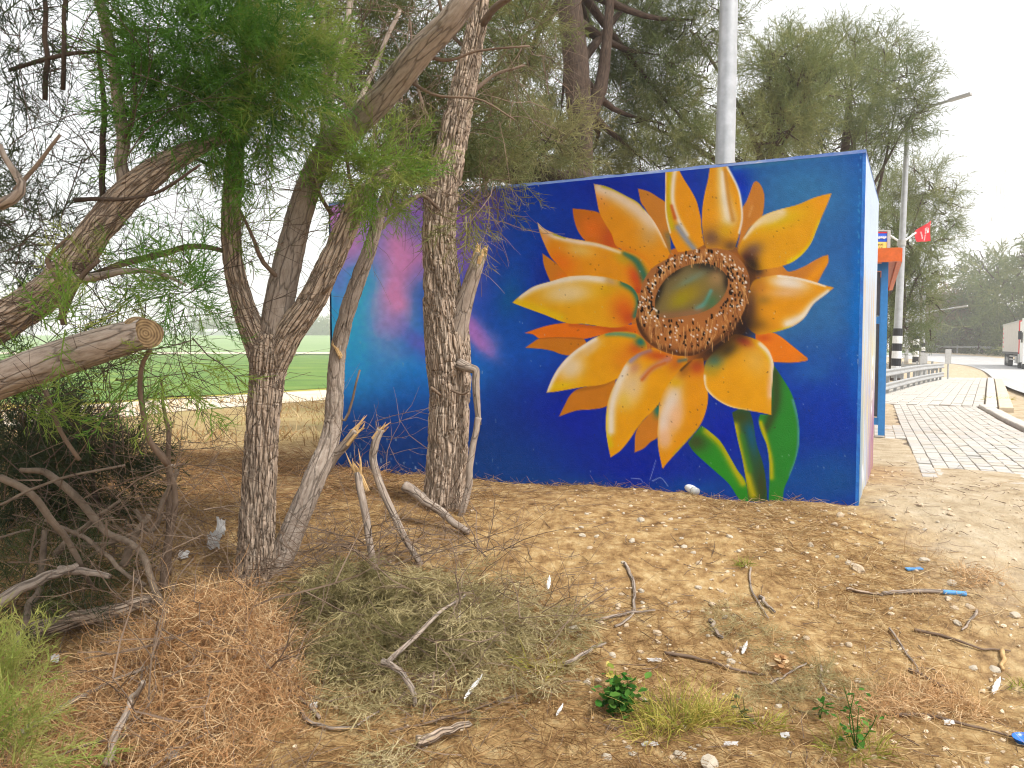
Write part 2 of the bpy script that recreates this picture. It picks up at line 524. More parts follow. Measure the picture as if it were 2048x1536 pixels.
class Paint:
    def __init__(s, x, y):
        s.x, s.y = x, y
        s.c = np.zeros((len(x), 3))
        s.sel = None
    def mix(s, idx, m, col):
        s.c[idx] = s.c[idx] * (1 - m[:, None]) + np.asarray(col, float)[None] * m[:, None]
    def near(s, x0, x1, y0, y1):
        return np.where((s.x > x0) & (s.x < x1) & (s.y > y0) & (s.y < y1))[0]
    def blob(s, cx, cy, rx, ry, col, k=1.0, rot=0.0, clip=None, p=2.0):
        if sum(col) > 545: rx, ry, k, p = rx * 1.18, ry * 1.18, min(1.0, k * 1.06), 2.9
        R = 2.6 * max(rx, ry)
        idx = s.near(cx - R, cx + R, cy - R, cy + R)
        if not len(idx): return
        dx, dy = s.x[idx] - cx, s.y[idx] - cy
        a = math.radians(rot); u = dx * math.cos(a) + dy * math.sin(a); v = -dx * math.sin(a) + dy * math.cos(a)
        m = k * np.exp(-((u / rx) ** 2 + (v / ry) ** 2) ** (p / 2))
        if clip is not None: m = m * clip[idx]
        s.mix(idx, m, col)
    def stroke(s, line, w, col, k=1.0, w1=None, clip=None, hard=False):
        l = np.asarray(line, float); w1 = w if w1 is None else w1
        if sum(col) > 545 and not hard: w, w1 = w * 1.25, w1 * 1.25
        R = 2.5 * max(w, w1)
        idx = s.near(l[:, 0].min() - R, l[:, 0].max() + R, l[:, 1].min() - R, l[:, 1].max() + R)
        if not len(idx): return
        d, t = seg_dist(s.x[idx], s.y[idx], l)
        ww = w * (1 - t) + w1 * t
        m = k * (sstep(0.9, -0.9, d - ww) if hard else np.exp(-(d / np.maximum(ww, .3)) ** 2))
        if clip is not None: m = m * clip[idx]
        s.mix(idx, m, col)
    def fill(s, pts, col, soft=0.9):
        poly = smooth_poly(pts)
        (x0, y0), (x1, y1) = poly.min(0) - 3, poly.max(0) + 3
        idx = s.near(x0, x1, y0, y1)
        full = np.zeros(len(s.x))
        d = sdf(s.x[idx], s.y[idx], poly)
        m = sstep(soft, -soft, d)
        full[idx] = m
        s.mix(idx, m, col)
        return full

CRM, WHT, YEL = (228, 196, 140), (233, 220, 203), (226, 190, 8)
def paint_front(x, y):
    p = Paint(x, y)
    n1 = fbm(x / 90, y / 90, 1.0) - .47; n2 = fbm(x / 40, y / 40, 4.0) - .47
    p.c[:] = (8, 40, 128)
    b = p.blob
    xx, yy = x + n1 * 40, y + n2 * 36
    q = Paint(xx, yy); q.c = p.c; b = q.blob
    # left third: teal with pink and purple clouds, navy towards the bottom
    b(730, 610, 170, 190, (48, 128, 168)); b(700, 720, 130, 110, (44, 122, 164), .85); b(880, 740, 130, 70, (36, 108, 168), .8)
    b(700, 930, 200, 110, (14, 50, 104), .95); b(900, 900, 160, 130, (13, 46, 106), .9); b(1050, 950, 160, 90, (16, 58, 120), .75)
    b(690, 430, 70, 60, (166, 86, 136)); b(760, 410, 130, 50, (164, 88, 138), .95); b(700, 490, 60, 40, (176, 94, 136), .85); b(680, 560, 26, 60, (120, 84, 140), .6)
    b(900, 420, 110, 60, (132, 74, 152), .95); b(995, 400, 56, 60, (112, 62, 148), .95); b(930, 500, 52, 110, (126, 70, 152), .85)
    b(790, 590, 38, 100, (196, 104, 142), .97, 8); b(835, 520, 56, 44, (186, 98, 142), .9); b(800, 500, 30, 54, (192, 102, 142), .85)
    b(850, 600, 28, 55, (54, 70, 138), .9); b(840, 690, 60, 26, (96, 70, 144), .85, 35)
    b(968, 680, 54, 18, (200, 104, 156), .97, 42); b(950, 655, 46, 20, (170, 90, 152), .85, 42)
    b(1060, 480, 60, 120, (0, 58, 150), .8); b(1040, 620, 60, 90, (0, 72, 140), .6); b(1015, 590, 26, 40, (0, 84, 110), .45); b(1060, 700, 70, 50, (8, 70, 156), .8)
    b(1130, 380, 70, 60, (0, 50, 150), .7)
    # deep blue round the flower
    b(1110, 560, 50, 90, (0, 22, 124), .75); b(1160, 830, 110, 80, (0, 22, 132), .95); b(1270, 930, 120, 60, (0, 22, 130), .9)
    b(1230, 380, 120, 50, (0, 24, 128), .9); b(1390, 380, 50, 60, (0, 24, 134), .95); b(1450, 860, 60, 60, (0, 24, 138), .95); b(1660, 800, 60, 90, (0, 36, 142), .85); b(1570, 760, 60, 50, (0, 34, 146), .6)
    # greyish blue to the right, brighter blue near the corner
    b(1610, 390, 170, 140, (58, 96, 138), 1.0); b(1640, 600, 120, 150, (56, 92, 140), 1.0); b(1560, 640, 60, 60, (60, 92, 134), .9); b(1620, 740, 40, 18, (38, 78, 140), .7, -20)
    b(1712, 620, 16, 190, (0, 92, 170), .7); b(1670, 960, 70, 60, (20, 66, 124), .9); b(1590, 960, 50, 50, (18, 66, 128), .8); b(1400, 985, 90, 26, (12, 62, 132), .8); b(1180, 985, 130, 26, (18, 62, 118), .8)
    p.blob(1478, 370, 26, 40, (0, 34, 150), .9, -20)
    p.stroke([(1470, 335), (1720, 300)], 6, (70, 108, 130), .5)
    p.c *= (1 + (fbm(x / 8, y / 8, 2.0, 3) - .44) * .16)[:, None]
    p.c = p.c * np.array((.92, 1.16, 1.2)) + np.array((0, 6, 6))
    p.c = np.minimum(p.c * (1 + .24 * sstep(1060, 860, x) * sstep(900, 740, y))[:, None] * np.where(p.c[:, :1] > 90, np.array((1.12, 1.0, 1.0)), 1.0), 235)  # left end painted lighter to offset the tree shade falling on it
    s, b, f = p.stroke, p.blob, p.fill
    # stem and leaves
    m = f([(1548,731),(1564,755),(1581,783),(1592,814),(1598,854),(1598,889),(1590,924),(1577,957),(1568,979),(1566,1003),(1537,1001),(1539,964),(1538,920),(1533,889),(1522,863),(1517,841),(1520,829),(1543,829),(1543,770)], (44,136,46))
    s([(1550,745),(1552,800),(1540,840),(1530,860)], 13, (58,74,38), .9, 9, m); s([(1521,845),(1532,880),(1541,920),(1543,955)], 5, (192,180,12), .95, 6, m)
    s([(1586,800),(1597,850),(1594,910),(1580,950)], 3, (78,150,168), .8, 3, m); b(1552, 985, 16, 26, (52,140,40), .6, clip=m)
    m = f([(1464,825),(1469,849),(1476,882),(1485,920),(1491,955),(1497,1003),(1535,1003),(1531,953),(1524,920),(1513,887),(1506,843),(1500,823),(1480,818)], (46,84,46))
    b(1503, 872, 12, 40, (20,92,132), .9, -12, m); b(1522, 970, 10, 34, (62,70,32), .9, clip=m); b(1480, 835, 26, 14, (60,74,34), .95, clip=m)
    s([(1470,852),(1486,920),(1506,990)], 8, (196,182,14), .95, 9, m); s([(1484,872),(1500,940)], 7, (50,130,40), .6, clip=m)
    m = f([(1403,851),(1418,862),(1440,882),(1458,911),(1476,942),(1490,961),(1497,1002),(1482,1002),(1458,968),(1432,944),(1405,920),(1388,904),(1379,891),(1377,884)], (44,142,38))
    b(1392, 884, 24, 20, (62,78,38), .97, clip=m); s([(1414,862),(1444,890),(1470,938),(1486,966)], 9, (194,182,14), .95, 8, m)
    # the flower's base behind the petals
    f([(1270,560),(1262,620),(1272,680),(1320,722),(1385,728),(1440,706),(1490,662),(1512,600),(1512,540),(1490,505),(1440,484),(1390,486),(1330,506)], (196,112,36)); b(1490, 590, 26, 90, (60,40,30), .9, 10); b(1440, 690, 60, 24, (80,50,34), .85, -30); b(1440, 492, 50, 14, (90,64,50), .8, 8)
    # rear petals
    m = f([(1145,417),(1175,420),(1201,428),(1225,470),(1245,512),(1210,502),(1185,492),(1170,481),(1156,462),(1148,438)], (200,112,28)); b(1184,458,26,26,(228,112,20),.9,clip=m); b(1220,480,20,30,(196,78,26),.9,clip=m)
    m = f([(1085,507),(1107,523),(1133,546),(1140,566),(1101,564),(1094,548),(1087,527)], (206,126,28)); b(1130,555,24,20,(228,118,16),.9,clip=m)
    m = f([(1276,377),(1297,383),(1317,395),(1333,408),(1336,440),(1342,505),(1336,512),(1310,452),(1290,417),(1282,405),(1279,392)], (200,126,42)); s([(1336,470),(1346,505)],8,(110,110,80),.7,clip=m)
    m = f([(1507,366),(1513,362),(1520,368),(1526,380),(1529,394),(1528,412),(1523,434),(1499,456),(1480,490),(1474,498),(1480,468),(1484,418),(1493,402),(1500,384)], (200,126,48)); s([(1498,432),(1504,414)],3,(220,160,90),.6,clip=m)
    m = f([(1656,510),(1657,523),(1647,543),(1635,566),(1565,552),(1512,556),(1512,537),(1563,532),(1577,543),(1608,533),(1627,522),(1647,512)], (202,126,46)); s([(1654,522),(1620,560)],12,(230,148,18),.9,10,m); b(1540,542,22,12,(214,140,40),.8,clip=m); b(1512,543,16,10,(60,45,40),.8,clip=m)
    m = f([(1510,664),(1545,665),(1561,673),(1584,691),(1616,717),(1614,721),(1588,725),(1565,725),(1547,724),(1534,700),(1514,684)], (236,126,20)); b(1528,676,14,8,(205,84,30),.8,clip=m); b(1608,718,12,6,(200,120,50),.7,clip=m)
    m = f([(1050,666),(1078,656),(1105,649),(1137,646),(1195,652),(1273,648),(1276,668),(1215,668),(1166,678),(1117,675),(1079,677),(1066,669)], (232,116,12)); b(1235,660,34,9,(190,78,26),.85,clip=m); s([(1140,650),(1250,658)],4,(190,84,20),.7,clip=m)
    m = f([(1050,696),(1064,686),(1079,677),(1117,675),(1166,677),(1175,690),(1141,710),(1121,708),(1105,702),(1084,698),(1058,696)], (202,120,22)); s([(1079,677),(1117,675),(1166,678)],1.6,(170,84,16),.8,clip=m)
    m = f([(1118,833),(1129,811),(1140,791),(1156,778),(1195,769),(1232,756),(1224,795),(1214,812),(1182,819),(1154,821)], (202,122,22)); s([(1150,780),(1200,772),(1230,758)],4,(140,84,26),.5,clip=m)
    m = f([(1269,905),(1273,861),(1297,830),(1318,806),(1320,836),(1316,873),(1301,884),(1287,897)], (206,126,32)); b(1316,820,9,14,(20,116,110),.95,clip=m)
    # front petals
    m = f([(1188,368),(1209,372),(1229,380),(1254,393),(1274,404),(1289,420),(1305,439),(1320,464),(1332,490),(1340,508),(1326,528),(1300,536),(1270,512),(1233,492),(1223,468),(1209,445),(1199,425),(1194,402),(1190,380)], (226,146,20))
    b(1202,392,14,26,(236,150,62),.8,clip=m); s([(1197,376),(1225,388),(1255,405),(1285,428),(1305,450)],11,(230,206,180),.95,16,m); b(1298,474,22,22,(206,160,92),.7,clip=m); s([(1206,371),(1232,380),(1276,404),(1290,420)],4,(172,168,12),.95,3,m); s([(1291,421),(1312,450),(1333,492)],3,(238,220,200),.8,3,m); b(1260,510,34,10,(214,104,16),.7,25,m)
    m = f([(1075,445),(1088,457),(1105,465),(1127,474),(1166,481),(1195,486),(1225,495),(1245,500),(1273,509),(1290,521),(1301,535),(1298,562),(1284,588),(1264,584),(1234,578),(1150,568),(1133,548),(1113,527),(1101,513),(1088,486),(1080,466)], (226,146,16))
    b(1122,525,34,26,(234,116,12),.9,40,m); b(1160,500,30,14,(228,186,96),.85,10,m); s([(1078,450),(1092,464),(1110,473),(1150,483),(1195,490),(1240,505)],6,(234,214,192),.95,3,m); b(1090,476,10,16,(236,168,110),.8,clip=m); s([(1108,468),(1130,476)],2.5,(170,165,20),.9,2,m)
    b(1248,520,22,10,(188,160,26),.8,30,m); b(1272,556,14,26,(206,74,26),.95,-25,m); b(1276,582,10,12,(186,60,30),.8,clip=m); s([(1250,506),(1274,524),(1292,560)],6,(46,108,88),.95,10,m); s([(1246,499),(1280,512),(1302,536)],4,(226,146,26),.9,5,m)
    m = f([(1025,605),(1045,588),(1068,573),(1101,563),(1137,553),(1176,551),(1215,555),(1244,564),(1264,574),(1275,590),(1278,604),(1277,618),(1271,635),(1260,647),(1234,655),(1205,653),(1166,648),(1133,646),(1088,629),(1055,617),(1029,607)], (228,164,14))
    s([(1032,605),(1070,617),(1120,636)],12,(228,190,8),.9,10,m); b(1135,586,44,18,(229,200,140),.95,-4,m); s([(1040,592),(1070,575),(1110,563),(1160,555),(1205,559)],6,(236,224,208),.95,8,m); b(1215,580,26,12,(214,168,12),.7,clip=m); b(1222,563,16,8,(190,160,140),.7,20,m)
    b(1246,618,26,30,(216,98,20),.9,clip=m); b(1258,636,16,18,(196,72,26),.9,clip=m); s([(1246,566),(1268,582),(1277,606),(1270,632)],7,(50,112,92),.95,6,m)
    m = f([(1093,785),(1105,756),(1119,733),(1141,709),(1166,690),(1195,673),(1221,665),(1244,663),(1269,666),(1283,674),(1292,686),(1294,700),(1280,725),(1255,748),(1229,760),(1205,769),(1166,774),(1137,779),(1107,784)], (230,160,12))
    b(1120,772,40,10,(228,190,8),.9,-8,m); b(1142,734,26,22,(230,204,160),.95,-35,m); b(1180,697,26,10,(228,190,130),.8,-35,m); s([(1095,780),(1108,754),(1122,733),(1150,704),(1190,678)],4.5,(240,228,214),.95,5,m)
    b(1250,720,26,26,(226,132,16),.85,clip=m); b(1272,698,18,14,(206,92,28),.9,clip=m); s([(1214,668),(1240,668),(1268,672)],5,(92,146,116),.9,5,m); b(1281,684,11,9,(28,112,104),1,30,m)
    m = f([(1221,915),(1216,890),(1212,859),(1212,836),(1215,808),(1222,785),(1237,754),(1254,724),(1272,709),(1289,701),(1305,696),(1350,706),(1376,716),(1372,730),(1348,754),(1332,777),(1320,804),(1305,822),(1289,838),(1274,857),(1258,881),(1240,902)], (232,160,10))
    s([(1214,830),(1216,870),(1220,890)],9,(216,190,8),.9,7,m); b(1262,775,22,36,(230,196,140),.95,18,m); b(1248,800,16,18,(226,190,60),.6,clip=m); s([(1222,862),(1224,810),(1236,770),(1252,736)],7,(236,224,208),.95,9,m); s([(1262,722),(1280,708),(1300,702)],6,(150,140,168),.95,5,m); b(1270,735,10,14,(190,130,110),.7,40,m)
    b(1318,712,34,11,(198,80,30),.9,8,m); s([(1286,756),(1302,738),(1338,718)],6,(186,130,130),.85,7,m); s([(1284,760),(1306,736),(1330,726)],3,(206,104,24),.8,3,m); b(1352,728,18,14,(190,96,30),.8,-40,m); s([(1358,722),(1378,718)],4,(80,110,110),.8,clip=m)
    m = f([(1325,938),(1317,898),(1315,867),(1317,836),(1319,808),(1328,781),(1346,756),(1367,732),(1385,720),(1406,716),(1409,738),(1410,766),(1416,787),(1415,808),(1408,834),(1397,855),(1377,879),(1356,902),(1336,924)], (230,152,14))
    b(1342,812,17,44,(234,218,202),.97,14,m); b(1328,850,10,30,(234,214,200),.9,4,m); b(1352,836,14,30,(238,186,140),.8,14,m); b(1330,878,12,18,(236,184,140),.85,clip=m); b(1352,764,14,10,(222,172,14),.9,clip=m); b(1394,734,18,16,(196,78,34),.92,clip=m); b(1368,742,12,16,(160,96,34),.7,40,m); s([(1362,740),(1382,720)],3,(50,34,26),.7,clip=m); s([(1398,856),(1372,884),(1348,908)],3,(180,160,20),.7,3,m)
    m = f([(1543,830),(1543,788),(1546,744),(1547,727),(1543,712),(1536,698),(1522,684),(1510,678),(1495,673),(1469,669),(1450,684),(1432,700),(1412,724),(1408,745),(1408,762),(1414,781),(1436,801),(1462,814),(1498,821),(1520,825)], (232,162,16))
    b(1428,722,18,22,(60,122,116),.9,40,m); b(1424,742,12,12,(176,150,30),.7,clip=m); b(1456,700,26,14,(70,58,34),.9,-35,m); b(1512,722,26,34,(230,184,100),.6,-20,m); s([(1508,684),(1528,702),(1540,722)],5,(226,176,10),.8,4,m); s([(1520,688),(1538,706),(1546,730),(1543,790)],4,(240,224,204),.95,6,m); b(1538,780,5,30,(236,170,110),.7,clip=m)
    s([(1409,752),(1412,776),(1434,800),(1465,816),(1500,823)],2.6,(240,228,214),.95,2.6,m); b(1487,682,19,9,(194,70,42),.95,22,m); b(1455,770,40,34,(234,160,14),.5,clip=m)
    m = f([(1668,575),(1651,571),(1631,564),(1606,557),(1577,552),(1557,550),(1534,553),(1514,558),(1504,567),(1497,589),(1495,618),(1491,645),(1512,668),(1545,665),(1565,660),(1588,651),(1608,636),(1627,608),(1651,589)], (228,152,20))
    b(1578,566,34,13,(236,222,206),.97,8,m); b(1572,586,38,11,(228,178,122),.9,clip=m); s([(1557,552),(1600,558),(1650,572)],2.6,(240,230,218),.9,2,m); s([(1656,583),(1628,606),(1606,632),(1576,648)],4,(238,226,208),.97,9,m); b(1500,610,16,44,(96,62,44),.93,6,m); b(1526,600,16,10,(150,112,46),.7,clip=m); b(1515,650,22,14,(120,84,30),.7,clip=m); s([(1545,664),(1580,655)],3,(190,180,20),.7,clip=m); b(1520,575,14,14,(190,120,50),.6,clip=m)
    m = f([(1663,387),(1651,389),(1627,396),(1596,409),(1567,417),(1541,425),(1522,434),(1504,451),(1491,470),(1483,482),(1476,502),(1485,515),(1508,539),(1537,537),(1565,532),(1588,522),(1608,505),(1622,486),(1633,460),(1643,435),(1653,412)], (228,160,20))
    b(1560,440,50,18,(220,186,16),.8,-18,m); s([(1488,475),(1506,454),(1530,437),(1562,424)],4,(236,214,178),.95,9,m); b(1545,436,22,9,(230,204,140),.8,-22,m); s([(1640,445),(1625,485),(1605,508),(1580,525)],5,(226,206,4),.9,6,m); b(1506,500,22,16,(124,92,74),.95,-25,m); b(1494,516,18,14,(96,50,44),.9,clip=m); b(1645,405,20,22,(232,150,26),.7,clip=m)
    m = f([(1333,326),(1357,326),(1357,336),(1367,357),(1381,379),(1393,402),(1398,421),(1402,439),(1403,457),(1408,490),(1387,500),(1356,504),(1346,486),(1336,457),(1331,429),(1330,406),(1331,379),(1331,349)], (228,150,20))
    s([(1340,328),(1339,380),(1338,420),(1344,455)],5,(200,176,12),.95,7,m); s([(1352,326),(1346,370),(1346,405),(1357,440),(1374,470)],4,(236,220,198),.97,3.5,m,); s([(1343,412),(1350,436)],3.5,(196,90,34),.9,4,m); s([(1356,455),(1372,478),(1390,500)],7,(136,144,162),.95,6,m); s([(1331,346),(1331,420),(1340,465)],1.8,(236,226,210),.9,1.8,m)
    m = f([(1422,318),(1446,318),(1446,325),(1454,332),(1463,351),(1473,371),(1480,392),(1483,414),(1484,433),(1480,461),(1472,488),(1463,500),(1414,500),(1407,476),(1404,445),(1405,414),(1410,384),(1416,359)], (226,152,24))
    s([(1440,330),(1445,380),(1456,440)],5,(232,206,140),.95,13,m); s([(1445,345),(1450,390),(1460,436)],3,(240,228,210),.95,9,m); s([(1450,340),(1458,400),(1466,440)],4,(196,130,40),.8,6,m); b(1424,476,24,20,(112,80,66),.92,clip=m); b(1450,462,16,16,(214,168,20),.7,clip=m); b(1462,492,16,12,(90,64,50),.8,clip=m)
    s([(1454,333),(1474,372),(1481,398),(1484,436),(1478,466)],2,(240,232,222),.95,1.6)
    # flower head
    p.blob(1440, 690, 50, 14, (40, 26, 24), .85, -35); p.blob(1487, 650, 22, 34, (36, 24, 24), .9, 15); p.blob(1505, 530, 14, 22, (30, 22, 24), .85, -30)
    m = f([(1285,567),(1278,601),(1272,639),(1281,667),(1302,690),(1331,705),(1363,712),(1391,710),(1419,697),(1448,676),(1476,644),(1493,607),(1499,571),(1497,548),(1483,522),(1462,504),(1436,497),(1410,497),(1372,503),(1334,518),(1303,538)], (164,104,56))
    s([(1274,640),(1286,668),(1310,690),(1363,708),(1400,704),(1440,678),(1476,640)],6,(64,38,24),.85,7,m); s([(1484,600),(1497,560)],5,(90,54,32),.6,clip=m); b(1390,660,90,26,(190,116,56),.6,-20,m)
    r = np.random.default_rng(5)
    d = f([(1310,615),(1312,592),(1325,566),(1345,546),(1375,531),(1405,526),(1430,532),(1450,547),(1456,566),(1447,592),(1427,613),(1400,626),(1366,632),(1330,636),(1312,630)], (120,104,66))
    b(1425,536,44,14,(24,20,20),.97,18,d); b(1453,562,8,20,(26,22,22),.9,-10,d); b(1316,585,9,36,(30,24,20),.95,22,d); b(1345,546,26,8,(40,30,24),.9,-30,d); b(1385,555,34,12,(120,120,92),.8,-25,d); b(1432,556,16,18,(166,132,88),.9,20,d)
    b(1372,590,38,20,(160,138,34),.95,-32,d); b(1360,600,20,12,(150,140,20),.7,-30,d); b(1380,560,30,6,(112,140,124),.6,-28,d); s([(1394,618),(1410,606),(1422,582)],6,(98,158,148),.95,4,d); b(1424,604,12,16,(70,118,78),.8,30,d); s([(1318,632),(1350,630),(1398,624)],8,(146,104,70),.9,8,d)
    def pt(a, rad):          # a point on the ring between the inner disc (0) and the outer edge (1)
        ci, si = math.cos(a), math.sin(a)
        i = np.array((1382 + 72 * ci + 8 * si, 578 + 50 * si - 14 * ci)); o = np.array((1386 + 112 * ci, 604 + 106 * si - 20 * ci))
        return i * (1 - rad) + o * rad
    for k in range(430):
        a = r.uniform(0, 6.283); rad = r.uniform(.25, .95)
        if math.sin(a) > .2: rad = r.uniform(.2, .92)
        q = pt(a, rad)
        if q[1] > 703: continue
        down = np.array((r.normal(.08 if q[0] < 1390 else -.25, .25) * 10 + (4 if q[0] > 1440 else 0), r.uniform(9, 19)))
        colr = [(212,156,94), (190,132,74), (226,176,114), (110,62,32)][r.integers(0, 4)]
        s([q, q + down], .8, colr, .85, .5, hard=True)
    for k in range(300):
        a = r.uniform(0, 6.283); q = pt(a, r.uniform(.12, 1.02 if math.sin(a) < 0 else .8))
        if k % 2: s([q, q + np.array((r.normal(0, .8), r.uniform(1.5, 5)))], r.uniform(1.3, 2.1), (14,10,12), 1, 1.4, hard=True)
        else: s([q, q + .6], r.uniform(1.1, 1.8), (240,232,220), 1, hard=True)
    # scratches, chips and splashes
    for k in range(160):
        q = np.array((r.uniform(680, 1715), r.uniform(420, 1000)))
        if q[0] < 1000 and r.random() < .75: q = np.array((r.uniform(690, 850), r.uniform(870, 950)))
        L = r.uniform(.5, 2) if q[0] > 1000 else r.uniform(1, 9)
        s([q, q + np.array((r.normal(0, .5), L))], .7, (190,200,214), r.uniform(.3, .8), .6, hard=True)
    for k in range(130):
        q = np.array((r.uniform(1100, 1620), r.uniform(380, 900)))
        s([q, q + r.normal(0, 1, 2)], .8, (60,40,30), r.uniform(.4, .9), .7, hard=True)
    s([(1300,960),(1312,920)],.8,(150,160,220),.8,.6,hard=True); s([(1262,957),(1280,958),(1286,965)],.8,(150,160,220),.8,.6,hard=True); s([(1305,962),(1322,956),(1336,972)],.8,(170,180,230),.8,.6,hard=True)
    for k in range(60):
        q = np.array((1718 + r.normal(0, 1.6), r.uniform(300, 1005))); s([q, q + np.array((0, r.uniform(1, 6)))], r.uniform(.8, 2), (200,214,226) if q[1] > 700 else (60,140,200), .8, .7, hard=True)
    return p.c

ALB = 0.92        # how much darker the paint itself is than it looks on the bright wall
def wall_pt(u, z, off=0.0):
    return np.stack([CA[0] + WU[0] * u - WN[0] * off, CA[1] + WU[1] * u - WN[1] * off, z], -1)
us = np.concatenate([np.arange(0.02, 3.0, 0.0066), np.arange(3.0, WLEN - 0.02, 0.014), [WLEN - 0.02]])
zs = np.concatenate([np.arange(ZB + .2, ZT - 0.028, 0.0068), [ZT - 0.028]])
UU, ZZ = np.meshgrid(us, zs)
wob = (fbm(UU * 1.3, ZZ * 1.3, 2.0, 3) - .44) * 0.008
V = wall_pt(UU.ravel(), ZZ.ravel(), wob.ravel())
ppx, ppy = project(V)
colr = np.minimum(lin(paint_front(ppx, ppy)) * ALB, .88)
nu, nz = len(us), len(zs)
i = (np.arange(nz - 1)[:, None] * nu + np.arange(nu - 1)[None]).ravel()
Q = np.stack([i, i + nu, i + nu + 1, i + 1], 1)

def painted(name, rough=0.55):
    m, nt, out = new_mat(name); N, L = nt.nodes, nt.links
    a = N.new('ShaderNodeAttribute'); a.attribute_name = 'col'
    b = N.new('ShaderNodeBsdfPrincipled'); b.inputs['Roughness'].default_value = rough; b.inputs['Specular IOR Level'].default_value = 0.12
    tc = N.new('ShaderNodeTexCoord'); nz_ = N.new('ShaderNodeTexNoise'); nz_.inputs['Scale'].default_value = 140; nz_.inputs['Detail'].default_value = 5
    n2 = N.new('ShaderNodeTexNoise'); n2.inputs['Scale'].default_value = 9; n2.inputs['Detail'].default_value = 8
    mr = N.new('ShaderNodeMapRange'); mr.inputs['To Min'].default_value = .86; mr.inputs['To Max'].default_value = 1.12
    mx = N.new('ShaderNodeMix'); mx.data_type = 'RGBA'; mx.blend_type = 'MULTIPLY'; mx.inputs['Factor'].default_value = 1
    L.new(tc.outputs['Object'], nz_.inputs['Vector']); L.new(tc.outputs['Object'], n2.inputs['Vector'])
    L.new(n2.outputs['Fac'], mr.inputs['Value']); L.new(a.outputs['Color'], mx.inputs['A']); L.new(mr.outputs['Result'], mx.inputs['B'])
    L.new(mx.outputs['Result'], b.inputs['Base Color'])
    bp = N.new('ShaderNodeBump'); bp.inputs['Strength'].default_value = .5; bp.inputs['Distance'].default_value = .004
    L.new(nz_.outputs['Fac'], bp.inputs['Height']); L.new(bp.outputs['Normal'], b.inputs['Normal'])
    L.new(b.outputs['BSDF'], out.inputs['Surface'])
    return m
M_MURAL = painted('mural paint')

base = np.array((*((CA + CB) / 2 + WN * WDEP / 2), 0.42))
shelter = thing('bomb_shelter', 'big concrete roadside shelter with a giant sunflower mural on blue', 'shelter', base)
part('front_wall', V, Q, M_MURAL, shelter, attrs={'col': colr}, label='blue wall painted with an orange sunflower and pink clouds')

# side wall towards the road: pale streaky paint, pink at the foot
def side_pt(v, z, off=0.0):
    return np.stack([CA[0] + WN[0] * v - WU[0] * off, CA[1] + WN[1] * v - WU[1] * off, z], -1)
vs = np.linspace(0.02, WDEP, 70); zs2 = np.linspace(ZB, ZT - .028, 110)
VV, Z2 = np.meshgrid(vs, zs2); v_, z_ = VV.ravel(), Z2.ravel()
h = (z_ - .4) / (ZT - .4)
c = np.zeros((len(v_), 3)); c[:] = (206, 220, 238)
def mixc(m, col):
    global c
    c = c * (1 - m[:, None]) + np.asarray(col, float)[None] * m[:, None]
st = fbm(v_ * 26, z_ * 1.6, 9.0, 4)
mixc(sstep(.45, .62, st) * sstep(.75, .6, h) * sstep(.1, .3, h), (226, 190, 140))
mixc(sstep(.5, .6, fbm(v_ * 34, z_ * 1.1, 2.0)) * sstep(.72, .5, h), (176, 178, 206))
mixc(sstep(.3, .9, v_ / WDEP) * sstep(.42, .1, h), (170, 110, 150))
mixc(sstep(.52, .6, fbm(v_ * 44, z_ * 2.0, 31.0)) * sstep(.66, .45, h) * .7, (236, 214, 120))
mixc(sstep(.5, .0, v_) * sstep(.5, .1, h) * .8, (120, 160, 190))
for zc, vc in ((1.42, 1.62), (1.30, 1.60), (1.12, 1.64), (1.0, 1.6), (.62, .42), (.56, .5)):      # the white marks
    mixc(sstep(.05, .03, np.abs(z_ - zc)) * sstep(.12, .06, np.abs(v_ - vc)), (240, 240, 244))
mixc(sstep(.07, .045, v_ + (noise(z_ * 14, 0.0, 3.0) - .5) * .03), (12, 112, 186))
i = (np.arange(109)[:, None] * 70 + np.arange(69)[None]).ravel()
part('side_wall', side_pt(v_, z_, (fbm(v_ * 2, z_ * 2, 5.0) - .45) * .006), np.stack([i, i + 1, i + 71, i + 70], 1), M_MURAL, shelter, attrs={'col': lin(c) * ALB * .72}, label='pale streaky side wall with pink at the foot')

M_BLUEP = surf('worn blue wall paint', [(0.3, lin((20, 60, 120))), (0.7, lin((40, 88, 140)))], 6, .6, .3, 90)
M_EDGE = surf('chipped pale blue edge paint', [(0.35, lin((52, 82, 140))), (0.6, lin((96, 112, 150))), (0.75, lin((160, 156, 150)))], 5, .7, .5, 50)
M_CORN = surf('bright blue corner paint', [(0.35, lin((8, 70, 140))), (0.62, lin((14, 96, 168))), (0.8, lin((120, 160, 190)))], 9, .6, .5, 60)
mb = MB()
def col3(xy, z): return np.array((xy[0], xy[1], z))
B1, B2 = CA + WN * WDEP, CB + WN * WDEP
mb.add([col3(B1, ZB), col3(B2, ZB), col3(B2, ZT), col3(B1, ZT)], Q=[(0, 1, 2, 3)])
mb.add([col3(CB, ZB), col3(B2, ZB), col3(B2, ZT), col3(CB, ZT)], Q=[(0, 3, 2, 1)])
part('rear_wall', *mb.get(), M_BLUEP, shelter)
ch = .028
mb = MB(); n_ = 160; uu = np.linspace(0, WLEN, n_)
e = (fbm(uu * 9, 0.0, 1.0) - .45) * .05
lowr = wall_pt(uu, np.full(n_, ZT - ch)); upr = wall_pt(uu, np.full(n_, ZT) + e * .4, -ch - e * .4)
k = np.arange(n_ - 1)
mb.add(np.concatenate([lowr, upr]), Q=np.stack([k, k + n_, k + n_ + 1, k + 1], 1))
part('top_edge', *mb.get(), M_EDGE, shelter)
mb = MB()
